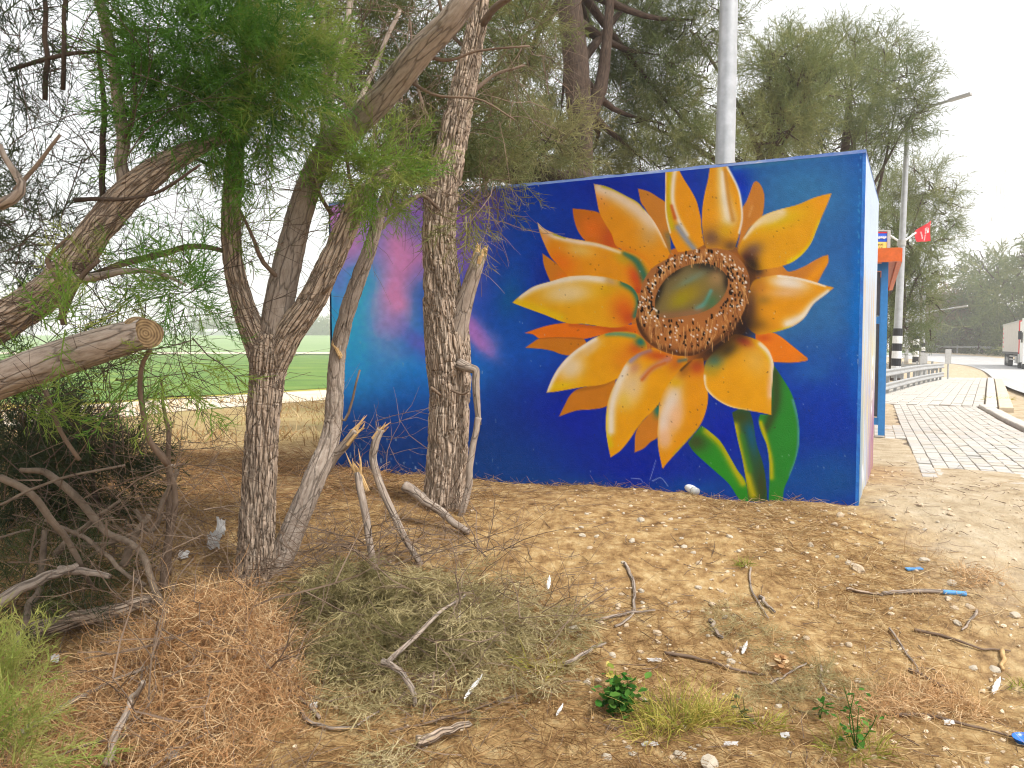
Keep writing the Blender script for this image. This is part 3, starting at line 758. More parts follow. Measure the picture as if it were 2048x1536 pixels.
mb.add([col3(CA + WU * .02, ZB), col3(CA + WN * .02, ZB), col3(CA + WN * .02, ZT - ch), col3(CA + WU * .02, ZT - ch)], Q=[(0, 1, 2, 3)])
part('corner_edge', *mb.get(), M_CORN, shelter)
mb = MB()
mb.add([col3(CA + WN * ch, ZT), col3(CB + WN * ch, ZT), col3(B2, ZT), col3(B1, ZT)], Q=[(0, 3, 2, 1)])
mb.add([side_pt(np.array([0.02, WDEP]), np.array([ZT - ch] * 2))[0], side_pt(np.array([WDEP]), np.array([ZT - ch]))[0], col3(B1, ZT), col3(CA + WN * ch, ZT)], Q=[(0, 1, 2, 3)])
part('roof_slab', *mb.get(), M_EDGE, shelter)
# ------------------------------------------------------------------ ground, fields, road, sidewalk
def ground_mat():
    m, nt, out = new_mat('dirt ground'); N, L = nt.nodes, nt.links
    tc = N.new('ShaderNodeTexCoord'); b = N.new('ShaderNodeBsdfPrincipled'); b.inputs['Roughness'].default_value = .95; b.inputs['Specular IOR Level'].default_value = .1
    def nz(scale, det=8, off=0):
        mp = N.new('ShaderNodeMapping'); mp.inputs['Location'].default_value = (off, off, 0); L.new(tc.outputs['Object'], mp.inputs['Vector'])
        n = N.new('ShaderNodeTexNoise'); n.inputs['Scale'].default_value = scale; n.inputs['Detail'].default_value = det; n.inputs['Roughness'].default_value = .68
        L.new(mp.outputs['Vector'], n.inputs['Vector']); return n.outputs['Fac']
    def ramp(src, stops):
        r = N.new('ShaderNodeValToRGB'); el = r.color_ramp.elements
        while len(el) < len(stops): el.new(.5)
        for e, (p, c) in zip(el, stops): e.position = p; e.color = (*c, 1)
        L.new(src, r.inputs['Fac']); return r.outputs['Color']
    soil = ramp(nz(11, 12), [(.30, (.12, .065, .027)), (.42, (.28, .165, .07)), (.54, (.43, .278, .122)), (.70, (.60, .45, .24))])
    sand = ramp(nz(5, 8, 4), [(.3, (.36, .27, .165)), (.5, (.50, .40, .27)), (.7, (.62, .52, .38))])
    dry = ramp(nz(1.3, 10, 9), [(.3, (.26, .18, .08)), (.5, (.38, .28, .13)), (.7, (.30, .27, .10))])
    at = N.new('ShaderNodeAttribute'); at.attribute_name = 'zone'          # x: sand, y: dry grass land
    sp = N.new('ShaderNodeSeparateXYZ'); L.new(at.outputs['Vector'], sp.inputs[0])
    m1 = N.new('ShaderNodeMix'); m1.data_type = 'RGBA'; L.new(sp.outputs['X'], m1.inputs['Factor']); L.new(soil, m1.inputs['A']); L.new(sand, m1.inputs['B'])
    m2 = N.new('ShaderNodeMix'); m2.data_type = 'RGBA'; L.new(sp.outputs['Y'], m2.inputs['Factor']); L.new(m1.outputs['Result'], m2.inputs['A']); L.new(dry, m2.inputs['B'])
    L.new(m2.outputs['Result'], b.inputs['Base Color'])
    bp = N.new('ShaderNodeBump'); bp.inputs['Strength'].default_value = 1.0; bp.inputs['Distance'].default_value = .03
    L.new(nz(26, 12, 2), bp.inputs['Height']); L.new(bp.outputs['Normal'], b.inputs['Normal'])
    L.new(b.outputs['BSDF'], out.inputs['Surface'])
    return m
M_GROUND = ground_mat()

def axis(parts):
    a = [np.arange(p, q, s) for p, q, s in parts]
    return np.concatenate(a + [[parts[-1][1]]])
gx = axis([(-700, -60, 40), (-60, -12, 3), (-12, -4.5, .25), (-4.5, 4.6, .043), (4.6, 14, .3), (14, 80, 3), (80, 700, 40)])
gy = axis([(-30, 0, 3), (0, 1.8, .3), (1.8, 8.2, .04), (8.2, 20, .3), (20, 50, 1), (50, 120, 3), (120, 440, 12), (440, 1500, 90)])
XX, YY = np.meshgrid(gx, gy)
x, y = XX.ravel(), YY.ravel()
z = G(x, y)
s_, t_ = sw_inv(x, y)
z = z - .06 * sstep(.0, .12, t_) * sstep(.15 + 0 * s_, .75, s_ + (fbm(x * 2, y * 2, 6.0) - .47) * 1.2) * sstep(60, 40, s_) + .012 * sstep(-.6, 0, s_) * sstep(.8, .2, s_) * sstep(0, .3, t_)
sandz = sstep(1.9, 3.3, x - .12 * (y - 4) + (fbm(x, y, 8.0) - .47) * 2.2) * sstep(2.6, 5.0, y) * .95
dryz = sstep(8.0, 10.5, y + (fbm(x * .8, y * .8, 3.0) - .47) * 3) * sstep(.3, .15, x / np.maximum(y, 1))
nx, ny = len(gx), len(gy)
i = (np.arange(ny - 1)[:, None] * nx + np.arange(nx - 1)[None]).ravel()
me = mesh('ground', np.stack([x, y, z], 1), np.stack([i, i + 1, i + nx + 1, i + nx], 1), True, {'zone': np.stack([sandz, dryz, 0 * z], 1)})
tag(put('ground', me, M_GROUND), 'brown and sandy dirt ground around the painted shelter', kind='structure')

def sheet(name, near, far, mat, lift, n=14, m=24, label=None):
    """a strip between two ground polylines (rows of x, y), laid on the terrain"""
    a, b = spline(near, m), spline(far, m)
    f = np.linspace(0, 1, n)[:, None, None]
    p = a[None] * (1 - f) + b[None] * f
    p = p.reshape(-1, 2)
    V = np.stack([p[:, 0], p[:, 1], G(p[:, 0], p[:, 1], False) + lift], 1)
    k = (np.arange(n - 1)[:, None] * m + np.arange(m - 1)[None]).ravel()
    return tag(put(name, mesh(name, V, np.stack([k, k + 1, k + m + 1, k + m], 1), True), mat), label, kind='structure')

M_TRACK = surf('pale dirt track', [(.3, (.52, .43, .30)), (.7, (.70, .62, .48))], 1.2, .95, .4, 12)
M_CROP = surf('young green crop', [(.3, (.06, .125, .018)), (.5, (.10, .19, .025)), (.7, (.17, .24, .035))], .25, .9, .6, 6, dist=.1, detail=9)
M_CROP2 = surf('far pale green field', [(.3, (.16, .26, .08)), (.7, (.24, .34, .12))], .02, .9)
M_YEL = surf('yellow weedy field edge', [(.3, (.30, .28, .04)), (.5, (.40, .34, .05)), (.7, (.22, .28, .05))], .8, .9, .6, 8, dist=.1)
def row(pts): return [hit(px, py)[:2] for px, py in pts]
tn, tf = row([(-500, 880), (60, 850), (330, 826), (660, 800), (1000, 774)]), row([(-500, 840), (60, 818), (330, 800), (660, 780), (1000, 757)])
sheet('dirt_track', tn, tf, M_TRACK, .012, label='pale dirt track along the edge of the green field')
ye = [(a[0], a[1] + 1.8) for a in tf]
sheet('field_edge', tf, ye, M_YEL, .016, label='yellow weedy edge of the green field')
fe = [(-420, 150), (-150, 150), (-60, 150), (40, 150), (90, 150)]
sheet('crop_field', ye, fe, M_CROP, .03, 40, 40, label='young green crop field behind the trees')
f2 = [(-520, 172), (-190, 172), (-80, 172), (40, 172), (100, 172)]
sheet('far_track', fe, f2, M_TRACK, .08, label='pale strip of bare earth between the green fields')
f3 = [(-900, 420), (-420, 420), (-200, 420), (40, 420), (100, 420)]
sheet('far_field', f2, f3, M_CROP2, .1, 30, 30, label='far pale green field below the farm buildings')

# asphalt: sidewalk bends to the right after the bus stop
M_ROAD = surf('worn asphalt', [(.3, (.40, .385, .37)), (.7, (.52, .505, .49))], 1.5, .5, .3, 60, spec=.5)
kerb1 = [sw(s, 1.78) for s in (-6, 0, 4, 8.6)]
k2a, k2b = np.array((9.75, 15.6)), np.array((19.3, 31.2))
u2 = (k2b - k2a) / np.linalg.norm(k2b - k2a); r2 = np.array((u2[1], -u2[0]))
left_edge = [sw(-40, 2.1), sw(-6, 2.1), sw(3, 2.1), sw(8.6, 2.3), tuple(k2a + r2 * .9 + u2 * 2), tuple(k2a + u2 * 9 + r2 * .3), tuple(k2b), (33, 55), (41, 74), (40, 96), (10, 118), (-40, 132)]
right_edge = [sw(-40, 12), sw(-6, 12), sw(3, 12), sw(10, 12.2), tuple(k2a + r2 * 11 + u2 * 8), tuple(k2a + u2 * 16 + r2 * 11), (35, 42), (46, 62), (53, 82), (51, 106), (12, 128), (-40, 143)]
sheet('road', left_edge, right_edge, M_ROAD, .03, 20, 90, label='pale grey asphalt road curving away to the trees')
M_LINE = surf('worn white road paint', [(.3, (.55, .55, .53)), (.7, (.75, .75, .72))], 9, .7)
le = np.array(spline(left_edge, 60)); re_ = np.array(spline(right_edge, 60))
for k, (f0, f1) in enumerate(((.06, .075), (.5, .515))):
    q0, q1 = le * (1 - f0) + re_ * f0, le * (1 - f1) + re_ * f1
    sheet('road_line', q0[6:], q1[6:], M_LINE, .036, 2, 140, label=('white edge line painted along the near side of the road', 'white centre line painted along the middle of the road')[k])

# pavers
def slab_mesh(name, lx, ly, h, bev=.006):
    x, y = lx / 2, ly / 2; V = []
    for zz, e in ((-h, 0), (-bev, 0), (0, bev)):
        V += [(-x + e, -y + e, zz), (x - e, -y + e, zz), (x - e, y - e, zz), (-x + e, y - e, zz)]
    Q = [(8, 9, 10, 11)] + [(a * 4 + j, a * 4 + (j + 1) % 4, a * 4 + 4 + (j + 1) % 4, a * 4 + 4 + j) for a in (0, 1) for j in range(4)]
    return np.array(V), np.array(Q)
PAVE = [surf('pale concrete paver %s' % n, [(.3, np.array(c) * .86), (.7, np.array(c))], 11, .85, .4, 70) for n, c in (('grey', (.50, .475, .435)), ('cream', (.57, .53, .47)), ('dusty', (.52, .47, .40)))]
SAND_J = surf('sandy joint filling', [(.3, (.16, .12, .08)), (.7, (.26, .20, .14))], 9, .95)
sidewalk = thing('sidewalk', 'sidewalk of small pale concrete pavers running past the bus stop', None, (*S0, 0.35)); sidewalk['kind'] = 'structure'
BW, BL, GAP = .125, .22, .0075
pv, pq = slab_mesh('paver', BW - GAP, BL - .05, .05, .003)
pm = []
for q in range(3):
    me = mesh('paver', pv, pq); me.materials.append(PAVE[q]); pm.append(me)
cells = []
for ci in range(12):
    for ri in range(-4, 48):
        s, t = (ri + .5 * (ci % 2)) * BL + .1, (ci + .5) * BW
        cells.append((s, t))
for ci in range(1, 6):
    for ri in range(15, 25): cells.append(((ri + .5 * (ci % 2)) * BL, -(ci - .5) * BW))
kept = []
for s, t in cells:
    x, y = sw(s, t)
    lim = 6.35 + .35 * math.sin(t * 5) * .4 + .25 * math.sin(t * 2.3 + 1) - .2 * t          # sand has drifted over the near end
    if y < lim or s > 10.4: continue
    px, py = project(np.array((x, y, .36)))
    kept.append((y, s, t, x, y, px))
kept.sort()
ang = math.atan2(SU[1], SU[0]) - math.pi / 2
near_p, far_p = [k for k in kept if k[5] < 2075][:300], None
ids = {id(k) for k in near_p}
far_p = [k for k in kept if id(k) not in ids]
base = LOC[sidewalk.name]
def paver_pose(x, y):
    zz = float(G(x, y, False)) + .006 + random.gauss(0, .0022)
    return zz, ang + random.gauss(0, .02), random.gauss(0, .015), random.gauss(0, .015)
for k in near_p:
    zz, a, tx, ty = paver_pose(k[3], k[4])
    o = put('paver', random.choice(pm), None, sidewalk, (k[3] - base[0], k[4] - base[1], zz - base[2])); o.rotation_euler = (tx, ty, a)
mb = MB(); ca, sa = math.cos(ang), math.sin(ang)
for k in far_p:
    zz, a, tx, ty = paver_pose(k[3], k[4])
    mb.add(np.stack([pv[:, 0] * ca - pv[:, 1] * sa + k[3], pv[:, 0] * sa + pv[:, 1] * ca + k[4], pv[:, 2] + zz + pv[:, 0] * ty], 1), Q=pq)
a2 = math.atan2(u2[1], u2[0]) - math.pi / 2; c2, s2 = math.cos(a2), math.sin(a2)
pv2, _ = slab_mesh('x', .188, .32, .05, .006)
for ci in range(14):
    for ri in range(60):
        q = k2a - r2 * (.35 + ci * .2) + u2 * (ri * .4 + .2 * (ci % 2) - 1.4)
        sS, tT = sw_inv(*q)
        if sS < 10.55 or ri * .4 > 22: continue
        zz = float(G(q[0], q[1], False)) + .008 + random.gauss(0, .003)
        mb.add(np.stack([pv2[:, 0] * c2 - pv2[:, 1] * s2 + q[0], pv2[:, 0] * s2 + pv2[:, 1] * c2 + q[1], pv2[:, 2] + zz], 1), Q=pq)
part('far_pavers', *mb.get(), PAVE[1], sidewalk, kind='stuff')
# bedding under the pavers
def bed(poly_l, poly_r, lift, mname, m=40):
    a, b = np.array(spline(poly_l, m)), np.array(spline(poly_r, m)); p = np.concatenate([a, b]); k = np.arange(m - 1)
    part(mname, np.stack([p[:, 0], p[:, 1], G(p[:, 0], p[:, 1], False) + lift], 1), np.stack([k, k + 1, k + m + 1, k + m], 1), SAND_J, sidewalk)
bed([sw(s, -.05) for s in (.6, 3, 6, 10.5)], [sw(s, 1.62) for s in (-.6, 3, 6, 10.5)], -.016, 'paver_bed')
bed([tuple(k2a - r2 * 3.1 + u2 * s) for s in (-1, 8, 16, 22)], [tuple(k2a - r2 * .2 + u2 * s) for s in (-1, 8, 16, 22)], -.018, 'paver_bed')
# kerb stones
KERB = surf('pale kerb concrete', [(.3, (.50, .46, .40)), (.7, (.62, .57, .50))], 7, .85, .4, 60)
KERB2 = surf('sand coloured kerb concrete', [(.3, (.56, .46, .33)), (.7, (.68, .58, .43))], 7, .85, .4, 60)
kv, kq = slab_mesh('kerb', .2, .492, .16, .012)
kme = mesh('kerb_stone', kv, kq); kme.materials.append(KERB)
kv2, _ = slab_mesh('kerb', .24, .492, .16, .012)
kme2 = mesh('kerb_stone', kv2, kq); kme2.materials.append(KERB2)
def kerbs(p0, d, n, aa, me, lift):
    for k in range(n):
        q = np.asarray(p0) + np.asarray(d) * (k * .5)
        o = put('kerb_stone', me, None, sidewalk, (q[0] - base[0], q[1] - base[1], float(G(q[0], q[1], False)) + lift + random.gauss(0, .003) - base[2])); o.rotation_euler = (0, 0, aa + random.gauss(0, .006))
kerbs(sw(-.2, 1.66), SU, 22, ang, kme, .05)
kerbs(k2a - r2 * .12 - u2 * .3, u2, 40, a2, kme, .05)
kerbs(k2a + r2 * .13 - u2 * .3, u2, 36, a2, kme2, .045)
# ------------------------------------------------------------------ trees
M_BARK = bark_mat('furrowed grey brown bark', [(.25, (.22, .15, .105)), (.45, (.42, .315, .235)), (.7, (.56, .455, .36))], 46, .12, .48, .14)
M_BARK_S = bark_mat('smooth pale grey bark', [(.25, (.17, .125, .095)), (.5, (.33, .265, .215)), (.75, (.45, .38, .32))], 16, .22, .45, .06, .8, .006)
M_BARK_D = surf('dark brown bark', [(.25, (.03, .02, .014)), (.5, (.07, .046, .032)), (.75, (.13, .09, .064))], 50, .92, .8, 140, 'bk', stretch=(1, 1, .2))
def sawn_mat(off):
    m, nt, out = new_mat('weathered sawn wood with growth rings'); N, L = nt.nodes, nt.links
    tc = N.new('ShaderNodeTexCoord'); mp = N.new('ShaderNodeMapping'); mp.inputs['Location'].default_value = tuple(-off)
    L.new(tc.outputs['Object'], mp.inputs['Vector'])
    wv = N.new('ShaderNodeTexWave'); wv.wave_type = 'RINGS'; wv.rings_direction = 'SPHERICAL'; wv.inputs['Scale'].default_value = 28; wv.inputs['Distortion'].default_value = 1.6; wv.inputs['Detail'].default_value = 3
    nz = N.new('ShaderNodeTexNoise'); nz.inputs['Scale'].default_value = 45; nz.inputs['Detail'].default_value = 7
    L.new(mp.outputs['Vector'], wv.inputs['Vector']); L.new(mp.outputs['Vector'], nz.inputs['Vector'])
    ad = N.new('ShaderNodeMath'); ad.operation = 'MULTIPLY_ADD'; ad.inputs[1].default_value = .35; L.new(wv.outputs['Fac'], ad.inputs[0]); L.new(nz.outputs['Fac'], ad.inputs[2])
    cr = N.new('ShaderNodeValToRGB'); e = cr.color_ramp.elements; e[0].position = .4; e[0].color = (.10, .055, .022, 1); e[1].position = .95; e[1].color = (.32, .21, .10, 1)
    L.new(ad.outputs[0], cr.inputs['Fac']); b = N.new('ShaderNodeBsdfPrincipled'); b.inputs['Roughness'].default_value = .9; L.new(cr.outputs['Color'], b.inputs['Base Color'])
    bp = N.new('ShaderNodeBump'); bp.inputs['Strength'].default_value = .6; bp.inputs['Distance'].default_value = .005; L.new(ad.outputs[0], bp.inputs['Height']); L.new(bp.outputs['Normal'], b.inputs['Normal'])
    L.new(b.outputs['BSDF'], out.inputs['Surface']); return m
M_TWIG = surf('grey brown twigs', [(.3, (.095, .06, .04)), (.7, (.24, .17, .12))], 4, .9)
M_DTWIG = surf('dark brown twigs', [(.3, (.045, .03, .022)), (.7, (.11, .075, .055))], 4, .9)
M_CUT = surf('fresh cut wood', [(.3, (.40, .24, .10)), (.6, (.56, .37, .17)), (.8, (.44, .28, .13))], 30, .85, .4, 120)
L_GREEN = leafy('bright green needles', [(0, (.055, .15, .022)), (.45, (.11, .25, .035)), (.75, (.22, .31, .055)), (1, (.34, .35, .10))], .42)
L_OLIVE = leafy('olive needles', [(0, (.06, .085, .03)), (.5, (.145, .165, .055)), (1, (.27, .24, .10))], .35)
L_DARK = leafy('dark green needles', [(0, (.018, .03, .015)), (.6, (.04, .06, .024)), (1, (.09, .105, .035))], .25)
L_GREY = leafy('grey green needles', [(0, (.085, .115, .042)), (.5, (.165, .20, .072)), (1, (.29, .29, .115))], .4)
L_TAN = leafy('tan brown foliage', [(0, (.13, .10, .045)), (.5, (.22, .16, .07)), (1, (.28, .21, .10))], .3)
L_CUTG = leafy('faded grey green cut needles', [(0, (.17, .155, .06)), (.35, (.33, .28, .13)), (.75, (.52, .43, .23)), (1, (.62, .52, .31))], .3)
L_LITTER = leafy('dry tan brown needles', [(0, (.12, .062, .027)), (.35, (.28, .158, .064)), (.7, (.45, .29, .128)), (1, (.62, .475, .27))], .2)
L_RUST = leafy('dry rust brown needles', [(0, (.18, .085, .035)), (.4, (.40, .21, .09)), (.75, (.58, .36, .175)), (1, (.70, .52, .31))], .2)

def spray(seed, nb=15, nn=5, w=.010, spread=.55, fine=.16):
    """one feathery sprig of unit length along +Z"""
    r = np.random.default_rng(seed); V, T = [], []
    def tri(a, b, ww):
        d = b - a; s = np.cross(d, r.normal(size=3)); s /= np.linalg.norm(s) + 1e-9
        n = len(V); V.extend([a - s * ww * .5, a + s * ww * .5, b]); T.append((n, n + 1, n + 2))
    def quad(a, b, wa, wb):
        d = b - a; s = np.cross(d, r.normal(size=3)); s /= np.linalg.norm(s) + 1e-9
        n = len(V); V.extend([a - s * wa * .5, a + s * wa * .5, b + s * wb * .5, b - s * wb * .5]); T.extend([(n, n + 1, n + 2), (n, n + 2, n + 3)])
    bend = r.normal(0, .16, 2)
    def stem(t): return np.array((bend[0] * t * t, bend[1] * t * t, t))
    for k in range(3): quad(stem(k / 3), stem((k + 1) / 3), w * 1.3 * (1 - k / 4), w * 1.3 * (1 - (k + 1) / 4))
    for i in range(nb):
        t = .08 + .9 * (i + r.random()) / nb
        a = i * 2.399 + r.normal(0, .4)
        out = np.array((math.cos(a), math.sin(a), 0))
        d = out * r.uniform(.5, 1.0) * spread * 1.5 + np.array((0, 0, r.uniform(.45, .95)))
        d /= np.linalg.norm(d)
        L = r.uniform(.25, .5) * (1.1 - .55 * t)
        p0 = stem(t); p1 = p0 + d * L
        quad(p0, p1, w * .9, w * .45)
        for j in range(nn):
            u = (j + r.random()) / nn
            e = d + r.normal(0, .45, 3); e /= np.linalg.norm(e)
            tri(p0 + d * L * u, p0 + d * L * u + e * r.uniform(.6, 1.3) * fine, w * .85)
    return np.array(V), np.array(T)
SP_NEAR = [spray(q, 15, 5, .0175) for q in range(7)]
SP_BOLD = [spray(80 + q, 18, 6, .0165, .6, .2) for q in range(6)]
SP_MID = [spray(20 + q, 12, 4, .019, .7, .2) for q in range(6)]
SP_FAR = [spray(40 + q, 8, 3, .055, .9, .26) for q in range(6)]

def clump(c, r, n, out=1.0, up=.3, hollow=.0):
    """positions and directions of n sprigs in an uneven ellipsoid"""
    c, r = np.asarray(c, float), np.asarray(r, float)
    d = rng.normal(size=(n, 3)); d /= np.linalg.norm(d, axis=1)[:, None]
    rad = rng.uniform(hollow, 1, n) ** .45
    lump = .62 + .6 * noise(d[:, 0] * 2.3 + c[0] * 3, d[:, 1] * 2.3 + c[1], d[:, 2] * 2.3)
    p = c + d * r * (rad * lump)[:, None]
    dr = d * out + rng.normal(size=(n, 3)) * .55 + np.array((0, 0, up))
    return p, dr

def clump_px(px, py, d, rx, ry, rz, n, **k):
    return clump(P(px, py, d), (rx * d / FPX, rz, ry * d / FPX), n, **k)

def foliage(parent, groups, mat, tmpl, size, name='crown', tint=(.15, .95)):
    """groups: list of (positions, directions, tint shift)"""
    pos = np.concatenate([g[0] for g in groups]); dr = np.concatenate([g[1] for g in groups])
    sh = np.concatenate([np.full(len(g[0]), g[2] if len(g) > 2 else 0.0) for g in groups])
    t = np.clip(rng.uniform(tint[0], tint[1], len(pos)) * .6 + .4 * noise(pos[:, 0] * 4, pos[:, 1] * 4, pos[:, 2] * 4) + sh, 0, 1)
    V, T, A = scatter(tmpl, pos, dr, size * rng.uniform(.65, 1.3, len(pos)), t)
    return part(name, V, T, mat, parent, attrs={'tint': A}, kind='stuff')

def limb(parent, pts, mat, name='branch', sides=14, step=.05, bark=0.0, bfreq=60, cap=True):
    """pts: rows of (px, py, depth, width in px)"""
    w = [(*P(a, b, d), .5 * wd * d / FPX) for a, b, d, wd in pts]
    w = np.array(w)
    L = np.linalg.norm(np.diff(w[:, :3], axis=0), axis=1).sum()
    q = spline(w, max(6, int(L / step)))
    if bark == 0:
        s_ = np.linspace(0, L, len(q)); sd = rng.uniform(0, 90); am = min(q[:, 3].mean() * .8, .012) + .003
        q[:, :3] += am * (np.stack([noise(s_ * 9, sd + j * 7, 0.0) for j in range(3)], 1) - .5) * np.sin(np.linspace(.15, np.pi - .15, len(q)))[:, None] * 1.6
    V, Q, T, BK = tube(q[:, :3], np.maximum(q[:, 3], .001), sides, cap, bark, bfreq, seed=rng.uniform(0, 9))
    return part(name, V, [Q, T] if len(T) else [Q], mat, parent, bark < .009, {'bk': BK})

def twigs(parent, starts, dirs, length, r0, mat, K=5, bend=.22, kids=2, name='twigs', grav=0.0):
    N = len(starts); length = np.asarray(length) * np.ones(N); r0 = np.asarray(r0) * np.ones(N)
    p = wander(starts, dirs, length, K, bend, grav)
    V, Q = prisms(p, r0, r0 * .35)
    Vs, Qs, n = [V], [Q], len(V)
    for c in range(kids):
        k = rng.integers(1, K - 1, N); f = rng.uniform(0, 1, N)[:, None]
        s = p[np.arange(N), k] * (1 - f) + p[np.arange(N), k + 1] * f
        d = (p[np.arange(N), k + 1] - p[np.arange(N), k]); d /= np.linalg.norm(d, axis=1)[:, None] + 1e-9
        d = d + rng.normal(size=(N, 3)) * .6
        pc = wander(s, d, length * rng.uniform(.3, .65, N), 4, bend, grav)
        V, Q = prisms(pc, r0 * .6, r0 * .25)
        Vs.append(V); Qs.append(Q + n); n += len(V)
    return part(name, np.concatenate(Vs), np.concatenate(Qs), mat, parent, kind='stuff')

def rand_px(n, boxes, dlo, dhi):
    """random points inside photo boxes at given depths"""
    out = []
    for k in range(n):
        x0, y0, x1, y1 = boxes[rng.integers(0, len(boxes))]
        out.append(P(rng.uniform(x0, x1), rng.uniform(y0, y1), rng.uniform(dlo, dhi)))
    return np.array(out)

def splinter(parent, a, b, d, wpx, n=6):
    """ragged torn wood: thin spikes of uneven length from pixel a towards pixel b"""
    mb = MB(); p, q = P(*a, d), P(*b, d); w = wpx * .5 * d / FPX; ax = q - p; L = np.linalg.norm(ax)
    for k in range(n):
        off = rng.normal(0, .42, 3) * w; e = p + off * 1.2 + ax * rng.uniform(.35, 1.05) + rng.normal(0, .1, 3) * L
        m = (p + off + e) / 2 + rng.normal(0, .06, 3) * L
        mb.tube([p + off - ax * .5, p + off, m, e], [w * .5, w * .5, w * .3, .0006], 5)
    part('splintered_tip', *mb.get(), M_CUT, parent)

# --- forked tree left of the shelter
treeA = thing('tamarisk_tree', 'forked tree with furrowed trunk rising from the rust brown brush pile', 'tree', hit(508, 1225), 'trees beside the shelter')
DA = 4.45
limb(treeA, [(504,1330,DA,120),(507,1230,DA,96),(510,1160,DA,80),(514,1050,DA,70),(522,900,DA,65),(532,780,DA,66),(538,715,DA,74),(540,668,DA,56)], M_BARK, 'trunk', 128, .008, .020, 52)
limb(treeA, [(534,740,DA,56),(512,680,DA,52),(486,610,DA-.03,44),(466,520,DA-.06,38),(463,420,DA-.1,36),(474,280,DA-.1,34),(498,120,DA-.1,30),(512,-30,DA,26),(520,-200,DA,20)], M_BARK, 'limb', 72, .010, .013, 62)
limb(treeA, [(536,735,DA,56),(550,660,DA+.02,60),(566,570,DA+.05,58),(594,450,DA+.1,52),(626,350,DA+.08,48),(668,286,DA,50),(724,236,DA-.1,54),(786,170,DA-.22,54),(846,98,DA-.35,52),(905,36,DA-.45,48),(960,-40,DA-.5,44),(1040,-150,DA-.5,38)], M_BARK_S, 'limb', 56, .014, .006, 50)
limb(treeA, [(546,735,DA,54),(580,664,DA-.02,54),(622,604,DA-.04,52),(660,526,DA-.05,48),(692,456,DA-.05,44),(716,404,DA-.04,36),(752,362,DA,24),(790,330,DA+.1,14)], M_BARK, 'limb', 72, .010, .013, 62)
for q in ([(640,330,DA,20),(655,230,DA+.1,16),(676,120,DA+.2,14),(700,0,DA+.3,12),(715,-80,DA+.3,9)], [(600,420,DA+.1,16),(640,300,DA+.25,13),(652,160,DA+.3,11),(640,-40,DA+.3,9)], [(690,270,DA,12),(742,150,DA+.2,10),(800,20,DA+.3,8)],
          [(560,560,DA,9),(524,520,DA-.1,9),(505,470,DA-.15,7),(480,420,DA-.2,5)], [(716,404,DA,11),(700,360,DA-.1,8),(690,300,DA-.1,5)], [(664,430,DA,9),(640,390,DA-.05,7),(625,340,DA-.1,5)],
          [(468,508,DA,9),(400,492,DA-.2,11),(330,505,DA-.35,13),(250,528,DA-.5,14),(150,560,DA-.6,12),(60,600,DA-.7,10)], [(474,300,DA,9),(430,330,DA-.2,8),(390,318,DA-.3,6)], [(620,600,DA,8),(648,586,DA-.1,7),(668,560,DA-.15,6)],
          [(830,105,DA-.3,10),(900,120,DA-.3,7),(960,100,DA-.3,5),(1060,92,DA-.3,4)], [(800,150,DA-.2,8),(870,190,DA-.3,6),(960,200,DA-.3,4),(1030,240,DA-.3,3)]):
    limb(treeA, q, M_TWIG if q[0][3] < 12 else M_BARK_S, 'branch', 8, .05)
gA = [clump_px(430,110,3.9,185,140,.4,400,up=-.1), clump_px(360,230,3.9,100,85,.3,150,up=-.2), clump_px(545,205,4.0,85,110,.3,130,up=-.15), clump_px(605,110,4.1,70,130,.35,110,up=-.2), clump_px(330,60,3.9,80,70,.35,80), clump_px(500,320,4.0,60,40,.25,26,up=-.5), clump_px(470,-60,4.0,180,70,.5,110)]
gA = [(a, b, s) for (a, b), s in zip(gA, (-.12, -.18, .1, .26, -.12, .05, 0))]
gA += [(*clump_px(745,352,4.4,85,60,.25,130,up=-.1), .22), (*clump_px(700,300,4.6,60,50,.25,30), .2), (*clump_px(640,300,4.6,40,60,.2,12), .3), (*clump_px(463,490,4.35,14,70,.1,14), .3)]
foliage(treeA, gA, L_GREEN, SP_NEAR, .24, tint=(.1, .9))
foliage(treeA, [(*clump((-1.3, 2.2, 4.3), (1.5, 1.1, .7), 170), 0), (*clump((.0, 2.1, 4.6), (1.1, .9, .6), 110), 0), (*clump((-2.8, 3.2, 4.7), (1.3, 1.1, .7), 150), 0)], L_GREEN, SP_MID, .7, 'shade_crown')  # unseen overhead foliage, added to shade the thicket at the left
st = rand_px(170, [(560,0,820,330),(640,300,800,420),(430,330,650,560),(590,0,760,260)], 4.2, 5.0)
twigs(treeA, st, rng.normal(size=(170, 3)) + np.array((0, 0, .4)), rng.uniform(.25, .7, 170), rng.uniform(.0018, .004, 170), M_TWIG)

